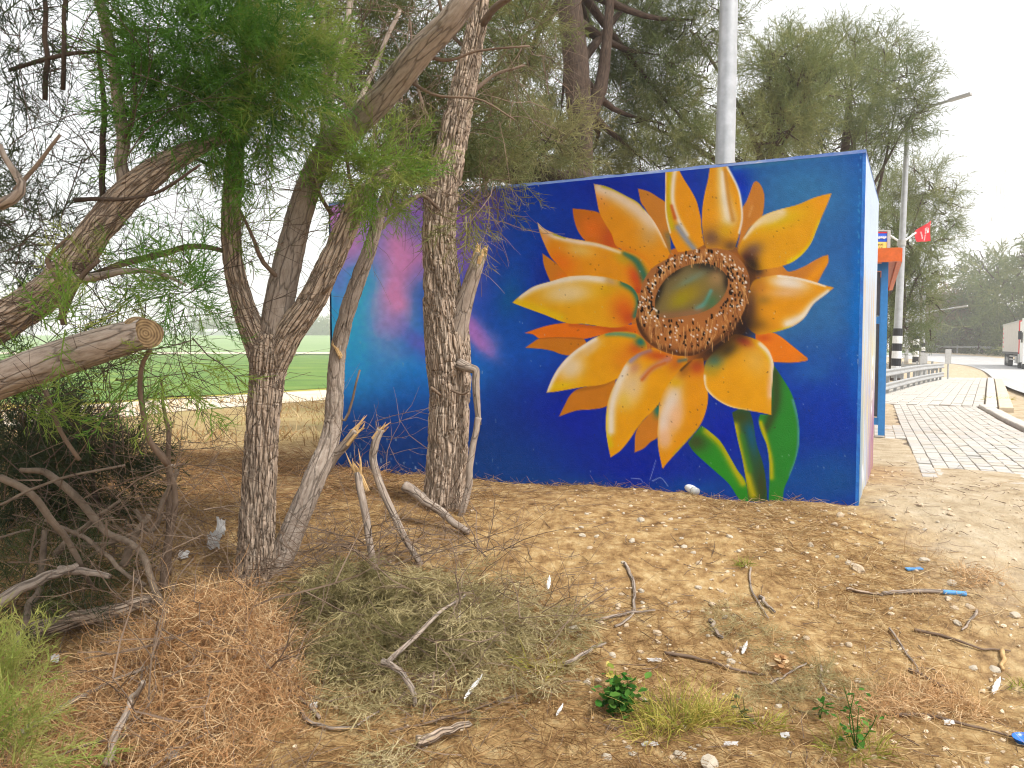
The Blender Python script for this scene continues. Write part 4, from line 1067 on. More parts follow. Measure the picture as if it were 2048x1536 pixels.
# --- slim leaning stem with broken tips
treeB = thing('leaning_tree', 'slim leaning tree with pale smooth stem in front of the wall end', 'tree', hit(548, 1180), 'trees beside the shelter')
DB = 4.75
limb(treeB, [(530,1230,DB-.2,52),(552,1150,DB-.2,50),(590,1050,DB-.15,48),(632,950,DB-.1,44),(662,870,DB,38),(670,800,DB,36),(674,720,DB,32),(690,640,DB,31),(716,560,DB,30),(740,495,DB,27),(756,440,DB,22),(772,380,DB,13)], M_BARK_S, 'trunk', 64, .010, .009, 55)
limb(treeB, [(640,960,DB,20),(668,915,DB-.03,20),(692,890,DB-.05,19),(712,862,DB-.08,15)], M_BARK_S, 'broken_branch', 12, .02)
splinter(treeB, (708,868), (738,829), DB-.08, 15, 7)
splinter(treeB, (672,700), (659,672), DB-.05, 12, 4)
for q in ([(668,800,DB,8),(690,840,DB,6),(720,740,DB,4)], [(745,475,DB,9),(800,420,DB+.1,7),(850,385,DB+.2,5)], [(690,630,DB,6),(720,570,DB,4),(735,530,DB,3)]): limb(treeB, q, M_TWIG, 'branch', 7, .05)
st = rand_px(26, [(650,840,780,960)], 4.6, 4.9)
twigs(treeB, st, rng.normal(size=(26, 3)) + np.array((0, 0, .3)), rng.uniform(.15, .45, 26), rng.uniform(.0015, .003, 26), M_TWIG)

# --- broken saplings standing between the leaning tree and the thick trunk
for lab, pts, tip in (('bent broken sapling with pale splintered top before the wall', [(842,1130,4.5,12),(800,1060,4.55,15),(764,980,4.6,16),(746,925,4.65,16),(750,890,4.65,17),(762,858,4.65,15)], [(760,864,4.65,14),(768,848,4.65,8),(780,838,4.65,2)]),
                       ('straight snapped sapling with split yellow top before the wall', [(757,1168,4.35,13),(742,1090,4.4,15),(728,1010,4.45,16),(716,945,4.5,14)], [(718,955,4.5,15),(706,925,4.5,9),(694,900,4.5,2)])):
    t = thing('broken_sapling', lab, 'sapling', hit(*pts[0][:2]), 'snapped saplings')
    limb(t, pts, M_BARK_S, 'stem', 12, .02); splinter(t, tip[0][:2], tip[2][:2], tip[0][2], 14, 6)

# --- thick trunk close to the wall
treeC = thing('thick_tree', 'thick furrowed tree trunk standing close before the blue wall', 'tree', hit(885, 1050), 'trees beside the shelter')
DC = 5.45
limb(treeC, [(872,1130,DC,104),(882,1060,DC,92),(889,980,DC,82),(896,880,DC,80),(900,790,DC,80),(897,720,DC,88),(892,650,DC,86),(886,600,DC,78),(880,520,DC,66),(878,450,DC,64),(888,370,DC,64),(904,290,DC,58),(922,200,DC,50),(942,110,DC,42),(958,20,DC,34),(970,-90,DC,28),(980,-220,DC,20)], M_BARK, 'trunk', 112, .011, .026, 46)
limb(treeC, [(905,720,DC-.03,44),(918,650,DC-.06,40),(932,595,DC-.08,34),(948,545,DC-.1,30),(962,508,DC-.1,24)], M_BARK_S, 'broken_branch', 24, .015, .004, 60)
splinter(treeC, (961,510), (968,482), DC-.1, 22, 7)
limb(treeC, [(918,728,DC-.12,24),(938,738,DC-.16,18),(950,742,DC-.17,16),(954,790,DC-.18,15),(958,850,DC-.17,11)], M_BARK_S, 'broken_branch', 12, .02)
limb(treeC, [(957,835,DC-.17,14),(948,880,DC-.18,13),(938,950,DC-.2,14),(926,1010,DC-.2,14),(912,1060,DC-.2,12)], M_BARK_S, 'hanging_branch', 12, .02)
for q in ([(955,60,DC,18),(985,22,DC-.1,15),(1030,-10,DC-.2,12),(1080,-40,DC-.2,9)], [(922,200,DC,10),(990,150,DC+.1,7),(1050,130,DC+.1,5)], [(880,420,DC-.1,7),(840,390,DC-.2,8),(790,420,DC-.3,7),(740,445,DC-.4,5)], [(902,780,DC-.15,5),(925,790,DC-.2,5),(938,782,DC-.25,3)], [(880,790,DC-.15,6),(862,775,DC-.2,6)],
          [(905,300,DC,9),(860,240,DC+.1,8),(830,150,DC+.2,6),(820,40,DC+.2,5)], [(945,110,DC,10),(900,60,DC+.2,7),(870,-30,DC+.2,6)]): limb(treeC, q, M_TWIG, 'branch', 8, .05)
gC = [(*clump_px(770,110,6.1,110,130,.5,230,up=-.3), -.05), (*clump_px(880,250,5.9,80,90,.4,150,up=-.4), 0), (*clump_px(1010,80,6.2,90,90,.5,110,up=-.3), .1), (*clump_px(830,320,5.9,70,60,.3,70,up=-.3), .05), (*clump_px(700,40,6.2,110,110,.5,160,up=-.2), -.1), (*clump_px(945,425,5.2,22,30,.1,12,up=-1.2), .4), (*clump_px(980,330,6.4,60,50,.4,60,up=-.2), .2), (*clump_px(900,-30,6.2,200,70,.6,150), 0)]
foliage(treeC, gC, L_OLIVE, SP_NEAR, .32, tint=(.1, .9))
st = rand_px(240, [(640,0,900,330),(800,180,1000,360),(960,0,1120,260),(900,360,1000,440)], 5.2, 6.6)
twigs(treeC, st, rng.normal(size=(240, 3)) + np.array((0, 0, -.1)), rng.uniform(.25, .8, 240), rng.uniform(.002, .0045, 240), M_TWIG)

# --- the felled tree reaching in from the left
treeF = thing('felled_tree', 'felled tree with sawn trunk end reaching in over the brush', 'tree', (-3.4, 3.6, float(G(-3.4, 3.6))))
limb(treeF, [(-420,900,3.3,92),(-200,830,3.2,84),(-40,776,3.15,76),(60,738,3.1,73),(160,704,3.08,71),(240,680,3.06,67),(290,667,3.05,60)], M_BARK_S, 'trunk', 64, .012, .004, 34, cap=False)
cc = P(291, 667, 3.05); ax = P(291, 665, 3.05) - P(220, 687, 3.065); ax /= np.linalg.norm(ax); ax = ax + np.array((.0, -.75, 0)); ax /= np.linalg.norm(ax)
a1 = np.cross(ax, (0, 0, 1)); a1 /= np.linalg.norm(a1); a2_ = np.cross(a1, ax)
th = np.linspace(0, 2 * np.pi, 40, endpoint=False); rr = .088 * (1 + .05 * np.sin(th * 3))
V = [cc + ax * .001] + [cc + a1 * .072 * math.cos(t) * (1 + .04 * math.sin(3 * t)) + a2_ * .060 * math.sin(t) for t in th] + [cc - np.array((.035, -.02, -.008)) + a1 * .066 * math.cos(t) + a2_ * .061 * math.sin(t) for t in th]
k = np.arange(40); k2 = (k + 1) % 40
part('cut_face', np.array(V), [np.stack([0 * k, 1 + k, 1 + k2], 1), np.stack([1 + k, 41 + k, 41 + k2, 1 + k2], 1)], sawn_mat(cc - LOC[treeF.name]), treeF, False, label='round sawn face of pale yellow wood')
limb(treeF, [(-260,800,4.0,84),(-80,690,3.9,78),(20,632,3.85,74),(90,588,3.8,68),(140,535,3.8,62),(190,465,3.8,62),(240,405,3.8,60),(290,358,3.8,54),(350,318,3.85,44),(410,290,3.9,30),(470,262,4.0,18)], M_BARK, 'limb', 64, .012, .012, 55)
for q in ([(250,390,3.8,28),(244,330,3.8,26),(246,260,3.8,24),(232,160,3.8,22),(214,70,3.8,20),(190,-30,3.8,18)], [(205,400,3.85,12),(206,300,3.9,12),(204,200,3.9,10),(196,80,3.95,7)], [(245,300,3.8,10),(270,200,3.7,8),(262,60,3.7,7)], [(130,560,3.6,22),(180,552,3.55,18),(250,540,3.5,13),(320,545,3.45,9),(370,570,3.4,6)],
          [(128,650,3.3,13),(112,560,3.3,11),(92,520,3.3,9),(140,470,3.3,6)], [(120,640,3.3,13),(160,560,3.3,11),(200,520,3.3,8)], [(0,410,3.0,24),(40,390,3.0,20),(50,368,3.0,16),(20,330,3.0,12),(0,290,3.0,10)], [(30,380,3.0,10),(80,320,3.0,8),(120,270,3.0,6)],
          [(300,700,3.1,9),(282,740,3.15,9),(284,810,3.2,10),(300,880,3.25,11),(335,930,3.3,12)], [(90,780,3.3,10),(120,850,3.3,9),(160,920,3.3,8)], [(150,400,3.8,9),(300,390,3.6,7),(400,330,3.5,5)], [(90,200,3.9,10),(92,100,3.9,10),(88,-20,3.9,9)], [(126,180,3.9,9),(130,60,3.9,9),(132,-20,3.9,8)], [(20,140,3.9,8),(130,110,3.9,8),(250,100,3.9,5)]):
    limb(treeF, q, M_BARK_S if q[0][3] > 20 else M_DTWIG if q[0][2] > 3.7 else M_TWIG, 'branch', 9, .04)
gF = [(*clump_px(30,90,3.9,70,90,.4,46,up=-.1), 0), (*clump_px(60,330,4.2,70,90,.5,22), .1), (*clump_px(60,480,4.2,100,110,.5,46), .15), (*clump_px(150,90,4.3,60,90,.4,6), 0), (*clump_px(60,690,4.2,110,90,.4,44), .1), (*clump_px(60,860,4.3,90,50,.4,60), 0), (*clump_px(-120,400,4.2,120,300,.6,140), 0), (*clump_px(200,480,4.0,60,60,.3,16), .25), (*clump_px(160,230,4.4,90,60,.4,5), .1)]
foliage(treeF, gF, L_DARK, SP_NEAR, .27)
foliage(treeF, [(*clump_px(380,585,3.5,55,40,.2,40,up=.1), -.1), (*clump_px(300,560,3.6,60,40,.2,8), .1), (*clump_px(330,735,3.2,85,40,.15,16,up=-.8), .05), (*clump_px(120,650,3.0,60,30,.15,10), .3), (*clump_px(40,800,3.3,60,40,.2,18), .1), (*clump_px(200,560,3.4,90,50,.2,12), .3)], L_GREEN, SP_NEAR, .24, 'green_shoots')
st = rand_px(210, [(0,0,300,330),(0,280,240,700),(60,400,400,640),(0,700,260,960),(200,560,400,800)], 3.1, 4.4)
twigs(treeF, st, rng.normal(size=(210, 3)) + np.array((.2, 0, .2)), rng.uniform(.3, .9, 210), rng.uniform(.0015, .0036, 210), M_DTWIG, kids=3)

# --- thin bare saplings in the middle distance on the left
for lab, pts, n in (('thin bare sapling with upright twigs left of the forked tree', [(337,1150,4.3,12),(338,1000,4.3,11),(336,900,4.3,9),(330,820,4.3,7),(322,760,4.3,5)], 26), ('crooked bare sapling curving up beside the upright one', [(326,1180,4.2,18),(338,1080,4.2,16),(352,1000,4.2,11),(336,930,4.2,10),(300,880,4.2,9),(285,800,4.2,8),(284,720,4.2,6)], 14)):
    t = thing('bare_sapling', lab, 'sapling', hit(*pts[0][:2]), 'bare saplings by the forked tree'); limb(t, pts, M_TWIG, 'stem', 10, .03)
    st = rand_px(n, [(250,760,430,1000)], 4.15, 4.4)
    twigs(t, st, rng.normal(size=(n, 3)) * np.array((1, .5, 1)) + np.array((0, 0, .5)), rng.uniform(.2, .6, n), rng.uniform(.0015, .003, n), M_TWIG)

# --- dark young tamarisk on the left beyond the brush
shrub = thing('dark_shrub', 'dark green bushy shrub beyond the dead branches', 'shrub', hit(190, 1010))
foliage(shrub, [(*clump_px(190,950,5.2,85,70,.35,230,up=.1), 0), (*clump_px(110,900,5.2,80,60,.35,120), -.1), (*clump_px(30,960,5.0,90,90,.4,160), -.1)], L_DARK, SP_NEAR, .3, 'foliage', (.4, 1.0))
limb(shrub, [(196,1030,5.2,12),(190,980,5.2,10),(186,900,5.2,5)], M_DTWIG, 'stem', 8)

# --- trees behind the shelter
def far_tree(name, label, trunk, blobs, mat, bark, d, tm, size, tint=(.1, .9), nb=14, group=None, limbs=(), fd=0.0):
    b = P(trunk[0][0], trunk[0][1], d); b = np.array((b[0], b[1], float(G(b[0], b[1]))))
    t = thing(name, label, 'tree', b, group)
    pts = [(*b[:3] - np.array((0, 0, .2)), .5 * trunk[0][2] * d / FPX)] + [(*P(px, py, d), .5 * w * d / FPX) for px, py, w in trunk]
    q = spline(np.array(pts), 60)
    V, Q, T, BK = tube(q[:, :3], q[:, 3], 28 if d < 16 else 10, True, .02 if d < 16 else 0, 40, 3.0)
    part('trunk', V, [Q, T], bark, t, True, {'bk': BK})
    for l in limbs: limb(t, [(a, b_, d, w) for a, b_, w in l], bark, 'branch', 10, .06)
    g = []
    for px, py, rx, ry, n, sh in blobs:
        c = P(px, py, d + fd + rng.uniform(-.06, .06) * d)
        g.append((*clump(c, (rx * d / FPX, .8 * max(rx, ry) * d / FPX, ry * d / FPX), int(n * (1.9 if d < 13 else 1.85 if d < 40 else 1)), up=.15, hollow=.15), sh))
        k = int(rng.integers(15, 55)); s0 = q[k]
        mid = (s0[:3] + c) / 2 + rng.normal(0, .04, 3) * d / 4
        path = spline(np.array([s0[:3], mid, c]), 9)
        V, Q, T, BK = tube(path, np.linspace(max(s0[3] * .45, .012), .006, 9), 6)
        part('branch', V, [Q, T], bark, t, True, {'bk': BK})
        sc = np.array((rx, max(rx, ry) * .7, ry)) * d / FPX
        ns = nb
        sp = c + rng.normal(size=(ns, 3)) * sc * .45
        twigs(t, sp, rng.normal(size=(ns, 3)) + (sp - s0[:3]) / np.linalg.norm(sp - s0[:3], axis=1)[:, None], np.full(ns, .5 * max(rx, ry) * d / FPX), np.full(ns, .0011 * d), bark, 4, .25, 2)
    foliage(t, g, mat, tm, size, 'crown', tint)
    return t
far_tree('tamarisk_tree', 'tall dark trunked tree rising behind the shelter roof', [(1166,300,40),(1160,230,50),(1152,130,50),(1140,20,48),(1132,-80,46),(1120,-250,36)],
         [(1060,60,90,80,150,.1),(1040,190,90,80,120,.2),(1060,310,90,45,110,.3),(1180,320,90,40,110,.3),(1240,60,80,80,150,-.05),(1240,190,70,70,110,.05),(1320,110,80,90,150,-.05),(1330,250,90,70,130,.1),(1400,40,80,60,110,0),(1120,-60,200,70,140,0),(1300,-60,160,60,120,0),(1300,330,110,40,110,.25),(1420,300,60,50,70,.15),(1120,240,50,40,40,.15)], L_GREY, M_BARK_D, 11.5, SP_MID, .42, fd=1.3, limbs=[[(1160,270,26),(1185,220,30),(1205,160,26),(1215,60,20),(1225,-40,16)]])
far_tree('leaning_tree', 'low leaning tree with stringy brown trunk just above the wall top', [(1180,420,60),(1110,375,60),(1040,345,52),(960,332,46),(880,325,36)], [(960,250,80,40,60,.25),(1080,290,70,40,60,.3),(860,300,60,40,50,.1)], L_OLIVE, M_BARK_D, 10.2, SP_MID, .5)
far_tree('tamarisk_tree', 'spreading tree with bare dark inner boughs right of the lamp post', [(1500,560,24),(1520,420,22),(1545,300,18),(1560,200,12)],
         [(1330,180,70,50,30,0),(1400,200,60,70,30,0),(1500,270,60,50,60,.25),(1560,140,60,50,90,.15),(1610,180,60,50,80,.1),(1560,250,60,50,80,.2)], L_GREY, M_BARK_D, 17, SP_MID, .6, nb=22, limbs=[[(1520,400,12),(1440,330,10),(1360,270,8),(1300,180,6)],[(1520,380,10),(1400,300,8),(1270,240,6)],[(1530,330,10),(1460,180,7),(1380,60,5)]])
far_tree('tamarisk_tree', 'tall grey green tree standing beyond the shelter corner', [(1690,700,26),(1690,500,24),(1690,320,18),(1700,180,10)],
         [(1600,120,56,44,75,.25),(1680,110,60,50,90,.2),(1770,110,55,45,70,.15),(1800,170,56,50,70,.05),(1690,200,80,60,120,.05),(1600,230,70,50,90,.1),(1770,250,70,40,80,-.05),(1680,290,110,40,110,-.05),(1560,290,60,40,60,.1),(1830,215,30,34,24,0)], L_GREY, M_BARK_D, 24, SP_MID, .72, nb=16)
far_tree('tamarisk_tree', 'rounded green tree behind the red flag and bus sign', [(1790,720,22),(1792,560,18),(1800,440,12)],
         [(1780,400,60,50,110,.2),(1850,380,50,44,80,.25),(1880,430,36,36,50,.1),(1800,490,56,44,80,0),(1760,560,50,70,90,-.1),(1830,560,40,44,60,.05),(1790,650,50,50,80,-.15),(1850,600,26,30,24,.1),(1740,640,40,60,50,-.1),(1860,500,40,30,26,0),(1770,460,40,40,50,.1)], L_GREY, M_BARK_D, 30, SP_MID, .8, nb=14)
# far trees beyond the bend
for k, (px, top, w, d, mat, lab) in enumerate(((1862,610,44,120,L_TAN,'dry tan tree farthest along the road bend'), (1900,590,60,112,L_TAN,'brownish tree between the tan one and the green wood'), (1930,548,70,108,L_GREY,'green tree with ragged top beyond the road'), (1985,530,80,104,L_GREY,'broad green tree beside the mast'), (2050,515,90,96,L_GREY,'tall green tree behind the truck'), (2130,500,100,92,L_GREY,'tall green tree beyond the frame edge behind the truck'))):
    bl = []
    H = 705 - top
    for j in range(11):
        f = rng.uniform(.05, 1); bl.append((px + rng.normal(0, w * .33), top + H * f, w * rng.uniform(.35, .55), H * rng.uniform(.14, .22), 26, .1 - .25 * f))
    far_tree('roadside_tree', lab, [(px, 704, 9), (px, 650, 8), (px + 3, 590, 5)], bl, mat, M_BARK_D, d, SP_FAR, 2.6, nb=4, group='trees beyond the road bend')
# far hazy trees and farm on the left
for k, px in enumerate((410, 440, 468, 575, 606, 628, 645, 664)):
    d = 430 + 12 * (k % 3)
    far_tree('far_tree', ('faint hazy tree on the horizon left of the forked trunk' if px < 500 else 'faint hazy tree on the horizon between forked trunk and wall'), [(px, 668, 3), (px, 655, 2)], [(px + rng.normal(0, 5), 659 - rng.uniform(-3, 5), 13, 8, 30, 0) for j in range(4)], L_GREY, M_BARK_D, d, SP_FAR, 5.0, nb=2, group='hazy trees on the horizon')
# ------------------------------------------------------------------ street things
M_STEEL = surf('galvanised steel', [(.3, (.36, .37, .38)), (.7, (.50, .51, .52))], 6, .5, .15, 40, metal=.35, spec=.5)
M_RAIL = surf('weathered guard rail steel', [(.3, (.30, .30, .295)), (.7, (.42, .42, .41))], 5, .55, .2, 40, metal=.2, spec=.5)
M_WHITE = flat('white paint', (.78, .78, .76), .5)
M_BLACK = flat('black paint', (.025, .025, .027), .6)
M_BLUE = flat('bright blue paint', (.035, .23, .58), .4, spec=.5)
M_ORANGE = flat('orange roof panel', (.78, .16, .035), .45)
M_MESH = flat('dark grey mesh panel', (.10, .10, .115), .6)
M_RED = flat('red flag cloth', (.72, .035, .045), .7)
M_YELLOW = flat('yellow sign board', (.85, .52, .04), .5)
M_YEL2 = flat('pale yellow sign board', (.85, .62, .16), .5)
M_SIGNB = flat('blue sign board', (.02, .10, .55), .5)
M_GREY = flat('grey painted metal', (.42, .41, .39), .6)
M_GLASS = flat('dark window glass', (.03, .035, .045), .1, spec=.6)
M_TYRE = flat('black rubber', (.02, .02, .02), .8)
M_TARP = surf('beige trailer curtain', [(.3, (.50, .46, .42)), (.7, (.58, .54, .50))], 2, .7, .3, 8)
Z3 = np.array((0, 0, 1.0))

def gz(x, y): return float(G(x, y, False))

# lamp post rising behind the shelter
q0 = P(1450, 320, 10.6); x0, y0 = q0[0] - .12, 10.6
post = thing('lamp_post', 'thick grey steel lamp post rising behind the shelter roof', 'lamp post', (x0, y0, gz(x0, y0)))
zz = np.linspace(gz(x0, y0) - .1, 11.0, 12)
lean = P(1458, 0, 10.6); lx = (lean[0] - q0[0]) / (lean[2] - q0[2])
part('pole', *(lambda V, Q, T, B: (V, [Q, T]))(*tube(np.stack([q0[0] + lx * (zz - q0[2]), np.full(12, y0), zz], 1), np.linspace(.150, .085, 12), 28)), M_STEEL, post, True)
mb = MB(); mb.box((q0[0] + lx * (.5 - q0[2]), y0, gz(x0, y0) + .02), (1, 0, 0), (0, 1, 0), Z3, .22, .22, .02); part('base_plate', *mb.get(), M_STEEL, post)
tx = q0[0] + lx * (11 - q0[2])
mb = MB(); mb.tube([(tx, y0, 10.9), (tx + .4, y0 + .1, 11.2), (tx + 1.6, y0 + .5, 11.35)], [.05, .045, .04], 10); part('arm', *mb.get(), M_STEEL, post)
mb = MB(); mb.bar((tx + 1.5, y0 + .47, 11.35), (tx + 2.3, y0 + .7, 11.42), .3, .1); part('lamp_head', *mb.get(), M_GREY, post)

# street lamps along the road, striped at the foot
def street_lamp(label, px_base, py_base, d, px_top, py_top, arm_px, arm_py, r0, stripes=True, group=None, arms=()):
    b = P(px_base, py_base, d); t = P(px_top, py_top, d)
    b[2] = min(b[2], gz(b[0], b[1]) + .3)
    L = thing('street_lamp', label, 'street lamp', b, group)
    f = np.linspace(0, 1, 10)[:, None]; pts = b * (1 - f) + t * f
    V, Q, T, _ = tube(pts, np.linspace(r0, r0 * .5, 10), 14); part('pole', V, [Q, T], M_STEEL, L, True)
    if stripes:
        ax = (t - b) / np.linalg.norm(t - b); n = 6; h = .24 * (1 if d < 35 else 1.3)
        for k in range(n):
            s = b + ax * (.15 + k * h)
            V, Q, T, _ = tube([s, s + ax * h * .98], [r0 + .006] * 2, 14); part('stripe_band', V, [Q, T], (M_WHITE, M_BLACK)[k % 2], L)
    e = P(arm_px, arm_py, d - .04 * d)
    m = t * .55 + e * .45 + np.array((0, 0, .05 * np.linalg.norm(e - t)))
    path = spline(np.array([t - Z3 * .02, m, e]), 8)
    V, Q, T, _ = tube(path, np.linspace(r0 * .45, r0 * .3, 8), 8); part('arm', V, [Q, T], M_STEEL, L, True)
    mb = MB(); dd = e - path[-3]; dd /= np.linalg.norm(dd); wdt = .013 * d if d < 35 else .008 * d
    mb.bar(e - dd * .1, e + dd * wdt * 1.6, wdt * .55, wdt * .22); part('lamp_head', *mb.get(), M_GREY, L)
    return L, b, t
lampA, lb, lt = street_lamp('tall street lamp with striped foot carrying the red flag', 1791, 756, 25, 1816, 236, 1905, 199, .14, group='striped street lamps')
ax = (lt - lb) / np.linalg.norm(lt - lb)
j = P(1803, 486, 25); V, Q, T, _ = tube([j - ax * .09, j + ax * .09], [.135] * 2, 14); part('clamp_band', V, [Q, T], M_GREY, lampA)
for e in ((1832, 465), (1779, 470)):
    V, Q, T, _ = tube([j, P(*e, 25)], [.035, .03], 8); part('flag_arm', V, [Q, T], M_WHITE, lampA)
street_lamp('second striped street lamp standing farther along the rail', 1830, 742, 42, 1841, 470, 1866, 455, .15, group='striped street lamps')
street_lamp('distant lamp with a long low arm reaching over the road', 1813, 712, 62, 1814, 640, 1912, 615, .16, False)
street_lamp('faint far street lamp behind the red flag pole', 1846, 738, 60, 1850, 520, 1884, 512, .13, group='striped street lamps')

# flag
fl = thing('red_flag', 'red flag with white lettering fixed to the striped lamp', 'flag', P(1832, 465, 25))
n = 9
c00, c10, c11, c01 = P(1830, 462, 25), P(1834, 484, 25), P(1860, 482, 25.2), P(1864, 440, 25.1)
u, v = np.meshgrid(np.linspace(0, 1, n), np.linspace(0, 1, n)); u, v = u.ravel(), v.ravel()
def flag_pt(u, v, off=0.0):
    u, v = np.asarray(u, float), np.asarray(v, float)
    p = (c00[None] * ((1 - u) * (1 - v))[:, None] + c10[None] * ((1 - u) * v)[:, None] + c11[None] * (u * v)[:, None] + c01[None] * (u * (1 - v))[:, None])
    p[:, 1] += .07 * np.sin(u * 7 + v * 3) - off
    return p
k = (np.arange(n - 1)[:, None] * n + np.arange(n - 1)[None]).ravel()
part('cloth', flag_pt(u, v), np.stack([k, k + 1, k + n + 1, k + n], 1), M_RED, fl, True)
mb = MB(); r = random.Random(3)
def mark(u0, u1, v0, v1): mb.add(flag_pt([u0, u1, u1, u0], [v0, v0, v1, v1], .02), Q=[(0, 1, 2, 3)])
vv = .22
for kk in range(6):                       # vertical line of letters
    hgt = .095
    mark(.50, .53, vv, vv + hgt); mark(.50, .66, vv, vv + .025); 
    if kk % 2: mark(.63, .66, vv, vv + hgt)
    else: mark(.56, .66, vv + hgt - .03, vv + hgt)
    vv += .125 if kk != 2 else .16
for kk in range(9): mark(.27 + .02 * (kk % 2), .33 + .02 * (kk % 2), .3 + kk * .06, .335 + kk * .06)
mark(.75, .86, .32, .5); mark(.78, .9, .45, .56)
part('lettering', *mb.get(), M_WHITE, fl)

# bus stop
def sw3(s, t, z): x, y = sw(s, t); return np.array((x, y, z))
s0, t0 = sw_inv(*P(1762, 884, 10.05)[:2])
U3, R3 = np.array((*SU, 0)), np.array((*SR, 0))
zb = gz(*sw(s0, t0)) + .03
bus = thing('bus_stop', 'blue framed bus stop shelter with orange roof beside the sidewalk', 'bus stop', sw3(s0, t0 - .6, zb))
zr = P(1775, 524, 10.0)[2]
def bx(name, s, t, z, hs, ht, hz, mat, parent=bus):
    mb = MB(); mb.box(sw3(s, t, z), U3, R3, Z3, hs, ht, hz); return part(name, *mb.get(), mat, parent)
for ds in (0, 2.4, 4.8):
    for dt in (0, -1.25): bx('post', s0 + ds, t0 + dt, (zb + zr) / 2, .04, .04, (zr - zb) / 2, M_BLUE)
for z in (zb + .18, P(1758, 640, 10)[2], zr - .06): bx('cross_rail', s0, t0 - .62, z, .03, .58, .045, M_BLUE)
for za, zc in ((zb + .24, P(1758, 646, 10)[2] - .01), (P(1758, 634, 10)[2] + .02, zr - .12)): bx('mesh_panel', s0, t0 - .62, (za + zc) / 2, .012, .57, (zc - za) / 2, M_MESH)
for ds in (1.2, 3.6): bx('back_panel', s0 + ds, t0 - 1.25, (zb + zr) / 2, 1.15, .015, (zr - zb) / 2 - .3, M_MESH)
bx('bench', s0 + 2.4, t0 - .95, zb + .45, 1.8, .18, .03, M_BLUE)
bx('roof', s0 + 2.5, t0 - .64, zr + .05, 2.75, .78, .02, M_ORANGE)
for s_, t_, hs, ht in ((s0 - .26, t0 - .64, .03, .81), (s0 + 5.26, t0 - .64, .03, .81), (s0 + 2.5, t0 + .16, 2.72, .03), (s0 + 2.5, t0 - 1.44, 2.72, .03)): bx('roof_fascia', s_, t_, zr + .065, hs, ht, .085, M_ORANGE)

# bus sign above the roof
sgd = 10.0
sl, sr, st_, sb = P(1738, 461, sgd), P(1778, 461, sgd), P(1778, 461, sgd), P(1778, 517, sgd)
sg = thing('bus_sign', 'small framed bus route sign in blue and yellow above the orange roof', 'sign', sb)
cx, w2, h2 = (sl[0] + sr[0]) / 2, (sr[0] - sl[0]) / 2, (st_[2] - sb[2]) / 2
cz = (st_[2] + sb[2]) / 2
def bx2(name, px0, py0, px1, py1, dy, mat, th=.008):
    a, b = P(px0, py0, sgd), P(px1, py1, sgd); mb = MB()
    mb.box(((a[0] + b[0]) / 2, sgd + dy, (a[2] + b[2]) / 2), (1, 0, 0), (0, 1, 0), Z3, abs(b[0] - a[0]) / 2, th, abs(a[2] - b[2]) / 2); return part(name, *mb.get(), mat, sg)
bx2('board', 1739, 463, 1774, 516, .02, M_GREY)
bx2('frame', 1774, 460, 1779, 517, .01, M_GREY, .025); bx2('frame', 1737, 460, 1779, 463, .01, M_GREY, .024); bx2('frame', 1735, 460, 1738.5, 517, .01, M_GREY, .025)
bx2('red_strip', 1739, 464, 1773, 466.5, 0, M_RED); bx2('blue_panel', 1739, 467, 1773, 483.5, 0, M_SIGNB); bx2('yellow_panel', 1739, 484, 1773, 502.6, 0, M_YEL2); bx2('yellow_panel', 1739, 503.2, 1773, 512.5, 0, M_YELLOW)
bx2('bus_pictogram', 1754, 472.4, 1771.5, 476.8, -.012, M_WHITE, .003); bx2('bus_pictogram', 1756, 476.9, 1758.4, 478.2, -.012, M_WHITE, .003); bx2('bus_pictogram', 1766, 476.9, 1768.4, 478.2, -.012, M_WHITE, .003)
for k in range(4): bx2('window_slot', 1755.3 + 4 * k, 473.3, 1757.6 + 4 * k, 474.6, -.016, M_SIGNB, .002)
def words_on(txt, px, py, hpx, mat, dy=-.012):
    cu = bpy.data.curves.new('lettering', 'FONT'); cu.body = txt; cu.size = hpx * sgd / FPX / .7; cu.extrude = .001
    o = bpy.data.objects.new('lettering', cu); COL.objects.link(o)
    dg = bpy.context.evaluated_depsgraph_get(); me = bpy.data.meshes.new_from_object(o.evaluated_get(dg)); bpy.data.objects.remove(o)
    me.materials.clear(); me.materials.append(mat)
    q = P(px, py, sgd) - LOC[sg.name]
    w = put('lettering', me, None, sg, (q[0], dy - .0, q[2])); w.rotation_euler = (math.pi / 2, 0, 0)
words_on('0, 14', 1749.4, 499, 5.2, M_BLACK); words_on('אשכול', 1752, 491, 3.6, M_BLACK); words_on('10', 1765, 509, 3.4, M_BLACK)

